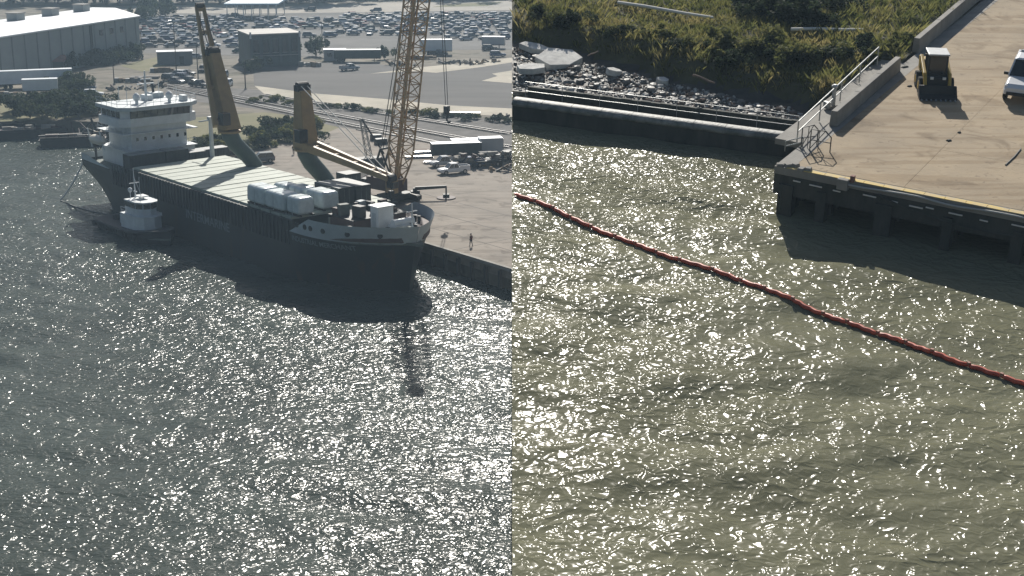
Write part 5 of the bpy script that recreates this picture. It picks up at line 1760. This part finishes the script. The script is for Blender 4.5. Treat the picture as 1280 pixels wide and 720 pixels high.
# ---- floating boom
M_boom = mat('boom_red', (0.66, 0.11, 0.05), .5, col2=(0.46, 0.075, 0.042), scale=1.5, detail=5)
M_boomj = mat('boom_joint', (0.36, 0.17, 0.12), .6)
bpx = [(600, 222), (640, 240), (700, 266), (760, 291), (820, 315), (890, 338), (960, 364), (1020, 387), (1080, 410), (1140, 432), (1200, 453), (1280, 478), (1340, 494), (1420, 512)]
cps = [R(x, y, .08) for x, y in bpx]
def smoothpath(P, n):
    out = []
    for i in range(len(P) - 1):
        p0, p1, p2, p3 = P[max(i - 1, 0)], P[i], P[i + 1], P[min(i + 2, len(P) - 1)]
        for k in range(n):
            t = k / n
            out.append(.5 * ((2 * p1) + (p2 - p0) * t + (2 * p0 - 5 * p1 + 4 * p2 - p3) * t * t + (3 * p1 - p0 - 3 * p2 + p3) * t ** 3))
    return out + [P[-1]]
path = [Vector((p.x, p.y, pier_water_h(p.x, p.y) * .9 + .085)) for p in smoothpath(cps, 14) if p.x > .002]
boom = thing('floating_boom', 'red floating containment boom stretched across the water', 'boom')
pier(boom)
acc_, i0 = 0.0, 0
jr = random.Random(4)
segl = 1.25
for i in range(1, len(path)):
    acc_ += (path[i] - path[i - 1]).length
    if acc_ > segl or i == len(path) - 1:
        seg = path[i0:i + 1]
        wz = 0.0
        pts = [p + Vector((.03 * math.sin(i + k * 2.1), .03 * math.cos(k * 1.7 + i), wz)) for k, p in enumerate(seg)]
        pts[0] = seg[0]; pts[-1] = seg[-1]
        rad = [.06 if k in (0, len(pts) - 1) else .095 for k in range(len(pts))]
        MB().tube(pts, rad, 8).build('float_section', M_boom, boom, smooth=True)
        MB().box(seg[-1] + Vector((0, 0, .05)), (.10, .12, .17), jr.uniform(0, 1)).build('connector', M_boomj, boom)
        i0, acc_ = i, 0.0
        segl = jr.uniform(1.0, 1.5)

# ---- skid steer loader
M_cat = mat('machine_yellow', (0.50, 0.33, 0.045), .45, col2=(0.36, 0.24, 0.05), scale=2.5)
sk = pier_thing('skid_steer_loader', 'yellow skid steer loader with a pale roof and lowered black bucket', 'loader', R(1166, 112, DH), math.radians(-97))
# local: x forwards (towards the viewer), y left
for sx in (-.55, .55):
    for sy in (-.72, .72):
        w = MB().tube([(0, -.16, 0), (0, .16, 0)], .42, 16).build('wheel', M_tyre, sk)
        w.location = (sx, sy, .42)
        MB().tube([(0, -.17, 0), (0, .17, 0)], .22, 10).build('rim', M_cat, w)
MB().box((-.1, 0, .62), (2.1, 1.1, .62)).build('chassis', M_black, sk, bevel=.04)
MB().box((-.95, 0, 1.05), (.75, 1.3, .75)).build('engine_hood', M_cat, sk, bevel=.06)
for sy in (-.62, .62):
    MB().beam((-.85, sy, .9), (-1.0, sy, 1.55), .2, .4).build('rear_tower', M_cat, sk, bevel=.03)
    MB().beam((-1.0, sy, 1.5), (.75, sy * 1.02, 1.0), .17, .26).beam((.75, sy * 1.02, 1.08), (1.25, sy * .98, .35), .16, .24).build('lift_arm', M_cat, sk, bevel=.03)
    MB().tube([(-.7, sy * .98, .75), (.2, sy * .98, 1.05)], .05, 8).build('lift_cylinder', M_rim, sk)
    MB().box((1.1, sy * .5, .95), (.12, .16, .12)).build('work_light', M_lamp, sk)
cabf = MB()
for sx in (-.45, .62):
    for sy in (-.46, .46):
        cabf.beam((sx, sy, .92), (sx - (.08 if sx > 0 else 0), sy, 2.02), .08, .08)
cabf.box((.08, 0, .95), (1.1, 1.0, .06)).box((-.45, 0, 1.45), (.05, .92, 1.0))
for sy in (-.47, .47):
    for k in range(5):
        cabf.beam((-.4 + k * .22, sy, .98), (-.4 + k * .22, sy, 1.98), .03, .03)
cabf.build('cab_frame', M_black, sk)
MB().box((.08, 0, 2.06), (1.3, 1.08, .09)).build('cab_roof', mat('roof_grey', (0.50, 0.52, 0.52), .5, var=.1, scale=2), sk, bevel=.03)
MB().box((.57, 0, 1.5), (.02, .86, .92)).build('windscreen', M_glass, sk)
seat = MB().box((-.12, 0, 1.15), (.5, .5, .12)).box((-.34, 0, 1.42), (.12, .48, .55)).build('seat', M_tyre, sk, bevel=.03)
bk = MB()
vs = []
prof = [(1.15, .12), (1.25, .62), (1.32, .62), (1.4, .2), (1.95, .10), (1.95, .05), (1.3, .04)]
for sy in (-.95, .95):
    vs += [(x, sy, z) for x, z in prof]
n = len(prof)
bk.add(vs, [(i, (i + 1) % n, n + (i + 1) % n, n + i) for i in range(n)] + [tuple(range(n - 1, -1, -1)), tuple(range(n, 2 * n))])
for sy in (-.94, .94):
    bk.add([(1.2, sy - .015, .06), (1.95, sy - .015, .06), (1.3, sy - .015, .62), (1.2, sy + .015, .06), (1.95, sy + .015, .06), (1.3, sy + .015, .62)], [(0, 1, 2), (5, 4, 3), (0, 3, 4, 1), (1, 4, 5, 2), (2, 5, 3, 0)])
bko = bk.build('bucket', M_black, sk)
for k in range(8):
    MB().box((2.0, -.84 + k * .24, .07), (.22, .08, .05), top=.7).build('tooth', M_rim, bko)
MB().box((.1, -.56, 1.9), (.08, .14, .1)).build('mirror', M_black, sk)
MB().tube([(-1.1, .35, 1.4), (-1.1, .35, 1.75)], .05, 8).build('exhaust', M_black, sk)

# ---- white pickup at the edge of the dock view
p = R(1292, 124, DH)
c_ = car('pickup', 'white', 'white pickup facing the dock edge beside the skid steer loader', (0, 0, 0), 0)
pier(c_, p.x + .1, p.y + 1.4, DH, math.radians(-115))
# litter and scars on the deck
for k, (x, y, a, b) in enumerate([(1186, 176, .28, .16), (1199, 166, .2, .1), (1131, 84, .5, .14), (1137, 108, .3, .12)]):
    p = R(x, y, DH)
    o = MB().box((0, 0, .03), (a, b, .07), .5, top=.6).build('debris', M_fend, bevel=.01)
    pier(o, p.x, p.y, DH + .004)
    tag(o, ['dark scrap lump on the bare dock below the loader', 'small dark scrap near the loader shadow', 'flat dark scrap by the end of the low wall', 'dark stick beside the loader wheel'][k], 'debris')
a, b = R(1257, 206, DH + .03), R(1276, 186, DH + .03)
o = MB().tube([a, a.lerp(b, .5) + Vector((.05, 0, .01)), b], .035, 6).build('steel_bar', M_dmet); pier(o)
tag(o, 'thin dark bar lying on the dock in front of the pickup', 'bar')
# ------------------------------------------------------------------ vegetation
def leaf_mat(name, c1, c2, c3):
    m = bpy.data.materials.new(name)
    m.use_nodes = True
    n, l = m.node_tree.nodes, m.node_tree.links
    b = n['Principled BSDF']
    b.inputs['Roughness'].default_value = .75
    b.inputs['Specular IOR Level'].default_value = .2
    tc = n.new('ShaderNodeTexCoord')
    nz = n.new('ShaderNodeTexNoise')
    nz.inputs['Scale'].default_value = .55
    nz.inputs['Detail'].default_value = 6
    l.new(tc.outputs['Object'], nz.inputs['Vector'])
    cr = n.new('ShaderNodeValToRGB')
    cr.color_ramp.elements[0].position = .32
    cr.color_ramp.elements[1].position = .68
    cr.color_ramp.elements[0].color = (*c1, 1)
    cr.color_ramp.elements[1].color = (*c3, 1)
    e = cr.color_ramp.elements.new(.5)
    e.color = (*c2, 1)
    l.new(nz.outputs['Fac'], cr.inputs[0])
    l.new(cr.outputs[0], b.inputs['Base Color'])
    tr = n.new('ShaderNodeBsdfTranslucent')
    l.new(cr.outputs[0], tr.inputs[0])
    mx = n.new('ShaderNodeMixShader')
    mx.inputs[0].default_value = .5
    l.new(b.outputs[0], mx.inputs[1])
    l.new(tr.outputs[0], mx.inputs[2])
    l.new(mx.outputs[0], n['Material Output'].inputs[0])
    return m
M_leaf = leaf_mat('olive_leaves', (0.07, 0.085, 0.028), (0.14, 0.15, 0.052), (0.23, 0.205, 0.08))
M_leafd = leaf_mat('dark_leaves', (0.022, 0.036, 0.02), (0.035, 0.05, 0.025), (0.06, 0.07, 0.035))
M_blade = leaf_mat('dry_grass', (0.10, 0.12, 0.033), (0.21, 0.205, 0.07), (0.34, 0.285, 0.125))
M_bark = mat('bark', (0.10, 0.075, 0.055), .9, var=.3, scale=3)
def quads(P, Nn, size, rng, asp=.6):
    """leaf quads: centres P, one random orientation each"""
    k = len(P)
    a = rng.normal(size=(k, 3)); a /= np.linalg.norm(a, axis=1)[:, None]
    b = rng.normal(size=(k, 3)); b -= a * (a * b).sum(1)[:, None]; b /= np.linalg.norm(b, axis=1)[:, None]
    s = size * rng.uniform(.6, 1.3, k)[:, None]
    V = np.stack([P - a * s, P + b * s * asp, P + a * s, P - b * s * asp], 1).reshape(-1, 3)
    return V
def quad_mesh(name, V, material):
    n = len(V) // 4
    me = bpy.data.meshes.new(name)
    me.vertices.add(len(V)); me.vertices.foreach_set('co', V.astype(np.float32).ravel())
    me.loops.add(len(V)); me.loops.foreach_set('vertex_index', np.arange(len(V), dtype=np.int32))
    me.polygons.add(n)
    me.polygons.foreach_set('loop_start', (np.arange(n) * 4).astype(np.int32))
    me.polygons.foreach_set('loop_total', np.full(n, 4, np.int32))
    me.update(calc_edges=True)
    me.materials.append(material)
    return me
def crown_pts(n, clumps, rad, ht, rng):
    c = rng.normal(size=(clumps, 3)) * np.array([rad * .5, rad * .5, ht * .22]) + np.array([0, 0, ht * .5])
    c[:, 2] = np.clip(c[:, 2], ht * .15, ht * .9)
    r = rng.uniform(.25, .5, clumps) * rad
    k = rng.integers(0, clumps, n)
    v = rng.normal(size=(n, 3)); v /= np.linalg.norm(v, axis=1)[:, None]
    P = c[k] + v * (r[k] * rng.uniform(.5, 1.0, n))[:, None]
    P[:, 2] = np.abs(P[:, 2]) + .05
    return P
def shrub_proto(seed, n, clumps, rad, ht, leaf, material):
    rng = np.random.default_rng(seed)
    cm = quad_mesh('foliage', quads(crown_pts(n, clumps, rad, ht, rng), None, leaf, rng), material)
    st = MB()
    for k in range(5):
        a = rng.uniform(0, 6.28)
        st.tube([(0, 0, -.1), (.15 * rad * math.cos(a), .15 * rad * math.sin(a), ht * .3), (.45 * rad * math.cos(a), .45 * rad * math.sin(a), ht * .65)], [.05 * ht * .4, .03 * ht * .4, .015 * ht * .4], 5)
    sm = st.mesh('stems', M_bark)
    return cm, sm
SHR = [shrub_proto(k, 1500, 14, 1.0, 1.5, .11, [M_leaf, M_leafd][k % 2]) for k in range(4)]
def shrub(name, label, group, M, k):
    o = thing(name, label, 'shrub' if 'tree' not in name else 'tree', group)
    o.matrix_world = M
    for nm, me in (('foliage' if 'tree' not in name else 'crown', SHR[k][0]), ('stem' if 'tree' not in name else 'trunk', SHR[k][1])):
        c = bpy.data.objects.new(nm, me)
        COL.objects.link(c)
        c.parent = o
    return o
vr = random.Random(33)
def harbour_shrub(x, y, sc, label, group, k=None, flat=1.0, name='shrub'):
    p = L(x, y, QZ - .05)
    shrub(name, label, group, Matrix.Translation(p) @ Matrix.Rotation(vr.uniform(0, 6.28), 4, 'Z') @ Matrix.Diagonal((sc, sc, sc * flat, 1)), vr.randrange(4) if k is None else k)
for i in range(16):                         # thicket between tracks and quay
    x = 318 + i * 5 + vr.uniform(-4, 4)
    y = 164 + 10 * math.sin(i * 1.1) * .6 - (x - 318) * .06 + vr.uniform(-4, 7)
    harbour_shrub(x, y + 8, vr.uniform(1.7, 2.7), 'dense green shrub of the thicket between the tracks and the quay', 'thicket beside the quay', flat=.75)
for i in range(9):
    harbour_shrub(248 + i * 7 + vr.uniform(-3, 3), 184 + vr.uniform(-6, 4), vr.uniform(1.4, 2.2), 'low dry shrub in the grass behind the crane pedestal', 'low shrubs behind the pedestal', flat=.6)
for i in range(24):                         # verge beside the tracks
    x = 318 + i * 14 + vr.uniform(-6, 6)
    y = 121 + (x - 318) * .082 + vr.uniform(-1.5, 2)
    harbour_shrub(x, min(y, 152) + 6, vr.uniform(.8, 1.9), 'scrubby shrub on the verge between sand and tracks', 'verge shrubs', flat=.6)
for i in range(16):                         # overgrown shore on the left
    harbour_shrub(20 + i * 7 + vr.uniform(-5, 5), 146 + vr.uniform(-10, 4), vr.uniform(2.0, 3.2), 'dark green bush on the overgrown shore by the barges', 'shore bushes', k=vr.choice((1, 3)))
for i in range(7):
    harbour_shrub(66 + i * 6, 112 + vr.uniform(-4, 5), vr.uniform(2.0, 3.0), 'dark bush beside the white trailers', 'bushes by the trailers', k=1)
for i in range(9):
    harbour_shrub(88 + i * 10, 86 - i * 1.6 + vr.uniform(-3, 2), vr.uniform(1.8, 3.0), 'dark bush along the foot of the warehouse wall', 'bushes along the warehouse', k=3)
for i, (x, y) in enumerate([(190, 22), (208, 21), (395, 70), (322, 88), (313, 90), (480, 74), (176, 28)]):
    harbour_shrub(x, y, [4.5, 4.0, 3.2, 2, 1.8, 2, 3.5][i], ['round tree at the pale road behind the warehouse', 'second tree at the pale road beyond the warehouse', 'dark conifer-like tree between dark building and office', 'weedy bush at the corner of the dark building', 'low weed clump by the dark building', 'bush beside the parked pickup under the trailer', 'tree at the far corner of the warehouse'][i], None, k=1 + 2 * (i % 2), flat=1.2, name='small_tree' if i in (0, 1, 2, 6) else 'shrub')
for i in range(46):                         # far tree line
    x = -60 + i * 15 + vr.uniform(-6, 6)
    y = 5.2 if x < 420 else -3
    harbour_shrub(x, y + vr.uniform(-3, 1), vr.uniform(8, 13), 'dark tree in the belt beyond the pale road', 'far tree belt', k=vr.choice((1, 3)), flat=.9, name='belt_tree')

# ---- the grassy bank of the pier place
def bank_shrub(x, y, sc, label, group=None, flat=1.0, k=None, h=2.0):
    p = bank_px(x, y, h)
    shrub('shrub', label, group, MR @ Matrix.Translation(p - Vector((0, 0, .1))) @ Matrix.Rotation(vr.uniform(0, 6.28), 4, 'Z') @ Matrix.Diagonal((sc, sc, sc * flat, 1)), vr.randrange(4) if k is None else k)
bank_shrub(905, 62, 1.0, 'round olive shrub jutting from the scarp beside the pale log', k=0)
bank_shrub(920, 84, .7, 'dark shrub hanging low over the rubble below the round one', k=1)
bank_shrub(965, 62, .9, 'olive shrub between the round shrub and the plank', k=2)
for i in range(16):
    bank_shrub(668 + i * 17.5 + vr.uniform(-6, 6), 26 + i * 3.4 + vr.uniform(-6, 5), vr.uniform(.5, .8), 'dry olive clump along the edge of the grassy scarp', 'clumps on the scarp edge', flat=.8)
for i in range(9):
    bank_shrub(940 + i * 17 + vr.uniform(-6, 6), 84 - abs(i - 3) * 3 + vr.uniform(-6, 6), vr.uniform(.7, 1.1), 'brownish clump on the slope below the plank by the railing', 'clumps below the plank', flat=.8)
for i in range(14):
    bank_shrub(1000 + vr.uniform(-60, 60), 22 + vr.uniform(-18, 14), vr.uniform(.8, 1.4), 'dark green shrub in the tall grass behind the plank', 'shrubs behind the plank', flat=.8, k=vr.choice((1, 3)))
for i in range(8):
    bank_shrub(1086 + i * 7, 72 - i * 3 + vr.uniform(-4, 4), vr.uniform(.4, .7), 'leafy clump in the gap between the two low walls', 'clumps in the wall gap', flat=.9, k=0)
# grass blades as stuff
gr = np.random.default_rng(8)
NT = 9000
TS, TQ = gr.uniform(-16, 34, NT), 1.9 + gr.uniform(0, 1, NT) ** 1.3 * 28
V, Fc = [], 0
blades = []
for s, q in zip(TS, TQ):
    z = bank_h(s, q)
    if z < 1.35:
        continue
    p = Vector((ba.x, ba.y, 0)) + d * float(s) + nn * float(q)
    if p.x < .25:
        continue
    v = Vector((p.x, p.y, 0)) - Vector((C0.x, C0.y, 0))
    if v.dot(E2) > -3 and v.dot(E1) > amax(v.dot(E2)) - .15:
        continue
    nbld = 9
    hh = gr.uniform(.2, .6) * (1.25 if p.x > 17 else 1.0)
    ang = gr.uniform(0, 6.28, nbld)
    le = gr.uniform(.15, .9, nbld)
    r0 = gr.uniform(0, .28, nbld)
    for k in range(nbld):
        ca, sa = math.cos(ang[k]), math.sin(ang[k])
        bx_, by_ = p.x + r0[k] * ca, p.y + r0[k] * sa
        h1 = hh * gr.uniform(.6, 1.15)
        w = .02
        blades.append(((bx_ - sa * w, by_ + ca * w, z - .05), (bx_ + sa * w, by_ - ca * w, z - .05),
                       (bx_ + ca * le[k] * h1 * .4 + sa * w * .7, by_ + sa * le[k] * h1 * .4 - ca * w * .7, z + h1 * .6),
                       (bx_ + ca * le[k] * h1, by_ + sa * le[k] * h1, z + h1)))
# low leafy scrub between the grass
sp_ = []
for k in range(30000):
    s, q = gr.uniform(-16, 34), 1.9 + gr.uniform(0, 1) ** 1.3 * 27
    p = Vector((ba.x, ba.y, 0)) + d * float(s) + nn * float(q)
    if p.x < .2:
        continue
    v = Vector((p.x, p.y, 0)) - Vector((C0.x, C0.y, 0))
    if v.dot(E2) > -3 and v.dot(E1) > amax(v.dot(E2)) - .15:
        continue
    z = bank_h(float(s), float(q))
    if z < 1.3:
        continue
    f_ = .5 + .5 * math.sin(p.x * 1.1 + 1.3 * math.sin(p.y * .7)) * math.sin(p.y * .9)
    sp_.append((p.x, p.y, z + gr.uniform(0, .12 + .4 * f_)))
o = bpy.data.objects.new('low_scrub', quad_mesh('low_scrub', quads(np.array(sp_), None, .10, gr), M_leaf))
COL.objects.link(o)
pier(o)
tag(o, 'low leafy scrub covering the bank', 'scrub', kind='stuff')
BV = np.array(blades).reshape(-1, 3)
o = bpy.data.objects.new('tall_grass', quad_mesh('tall_grass', BV, M_blade))
COL.objects.link(o)
pier(o)
tag(o, 'dry olive grass covering the bank', 'grass', kind='stuff')

# ------------------------------------------------------------------ people on the quay
def person(label, loc, rz, top, trousers, stride):
    bn = bpy.data.meshes.new('person')
    J = dict(pelvis=(0, 0, .95), waist=(0, 0, 1.1), chest=(.02, 0, 1.32), neck=(.02, 0, 1.5), head=(.04, 0, 1.60), crown=(.04, 0, 1.74),
             hipL=(0, .1, .92), hipR=(0, -.1, .92), kneeL=(stride * .5 + .03, .11, .5), kneeR=(-stride * .4 + .05, -.11, .5),
             ankL=(stride * .8, .11, .09), ankR=(-stride, -.11, .1), toeL=(stride * .8 + .18, .13, .04), toeR=(-stride + .18, -.13, .05),
             shL=(.02, .19, 1.42), shR=(.02, -.19, 1.42), elL=(-.05, .26, 1.14), elR=(.02, -.26, 1.14), wrL=(.1, .25, .92), wrR=(.16, -.25, .94), haL=(.13, .25, .84), haR=(.2, -.25, .86))
    E_ = [('pelvis', 'waist'), ('waist', 'chest'), ('chest', 'neck'), ('neck', 'head'), ('head', 'crown'), ('pelvis', 'hipL'), ('pelvis', 'hipR'), ('hipL', 'kneeL'), ('kneeL', 'ankL'), ('ankL', 'toeL'),
          ('hipR', 'kneeR'), ('kneeR', 'ankR'), ('ankR', 'toeR'), ('chest', 'shL'), ('chest', 'shR'), ('shL', 'elL'), ('elL', 'wrL'), ('wrL', 'haL'), ('shR', 'elR'), ('elR', 'wrR'), ('wrR', 'haR')]
    RD = dict(pelvis=.15, waist=.14, chest=.17, neck=.06, head=.1, crown=.09, hip=.1, knee=.065, ank=.05, toe=.045, sh=.075, el=.05, wr=.035, ha=.04)
    keys = list(J)
    bn.from_pydata([J[k] for k in keys], [(keys.index(a), keys.index(b)) for a, b in E_], [])
    o = bpy.data.objects.new('person', bn)
    COL.objects.link(o)
    sk_ = o.modifiers.new('skin', 'SKIN')
    sk_.use_smooth_shade = True
    o.modifiers.new('sub', 'SUBSURF').levels = 1
    o.modifiers['sub'].render_levels = 2
    for i, k in enumerate(keys):
        r = RD.get(k) or RD.get(k[:-1])
        bn.skin_vertices[0].data[i].radius = (r, r)
        bn.skin_vertices[0].data[i].use_root = (k == 'pelvis')
    m = bpy.data.materials.new('clothes')
    m.use_nodes = True
    n, l = m.node_tree.nodes, m.node_tree.links
    tc = n.new('ShaderNodeTexCoord'); sp = n.new('ShaderNodeSeparateXYZ'); cr = n.new('ShaderNodeValToRGB')
    dv = n.new('ShaderNodeMath'); dv.operation = 'DIVIDE'; dv.inputs[1].default_value = 1.85
    l.new(tc.outputs['Object'], sp.inputs[0]); l.new(sp.outputs['Z'], dv.inputs[0]); l.new(dv.outputs[0], cr.inputs[0])
    cr.color_ramp.interpolation = 'CONSTANT'
    el = cr.color_ramp.elements
    el[0].position = 0; el[0].color = (.02, .02, .02, 1)
    el[1].position = .06; el[1].color = (*trousers, 1)
    for pos, c in ((.53, top), (.815, (.35, .2, .14)), (.93, (.04, .03, .025))):
        e = el.new(pos); e.color = (*c, 1)
    l.new(cr.outputs[0], n['Principled BSDF'].inputs['Base Color'])
    n['Principled BSDF'].inputs['Roughness'].default_value = .8
    bn.materials.append(m)
    o.location = loc
    o.rotation_euler = (0, 0, rz)
    tag(o, label, 'person')
    hat = MB().lathe([(.13, 0), (.135, .03), (.12, .09), (.06, .14)], 12, (.04, 0, 1.69)).build('hard_hat', M_black, o)
    return o
person('person in dark clothes walking near the quay edge off the bow', L(589, 308, QZ), 2.4, (.10, .03, .03), (.02, .025, .04), .18)
person('person in dark clothes standing on the open quay between the ship cranes', L(367, 193, QZ), 1.2, (.03, .03, .035), (.02, .02, .025), .05)
# ------------------------------------------------------------------ haze: one box of even air round everything
hz = MB().span((-5200, -300, -4), (5200, 6200, 78))
hm = bpy.data.materials.new('haze')
hm.use_nodes = True
hn = hm.node_tree.nodes
hn.clear()
ho = hn.new('ShaderNodeOutputMaterial')
hv = hn.new('ShaderNodeVolumePrincipled')
hv.inputs['Color'].default_value = (0.58, 0.80, 1.0, 1)
hv.inputs['Density'].default_value = 0.00029
hv.inputs['Anisotropy'].default_value = 0.3
hm.node_tree.links.new(hv.outputs[0], ho.inputs['Volume'])
haze = hz.build('haze', hm)
tag(haze, 'pale blue haze in the air over the harbour', 'haze', kind='stuff')
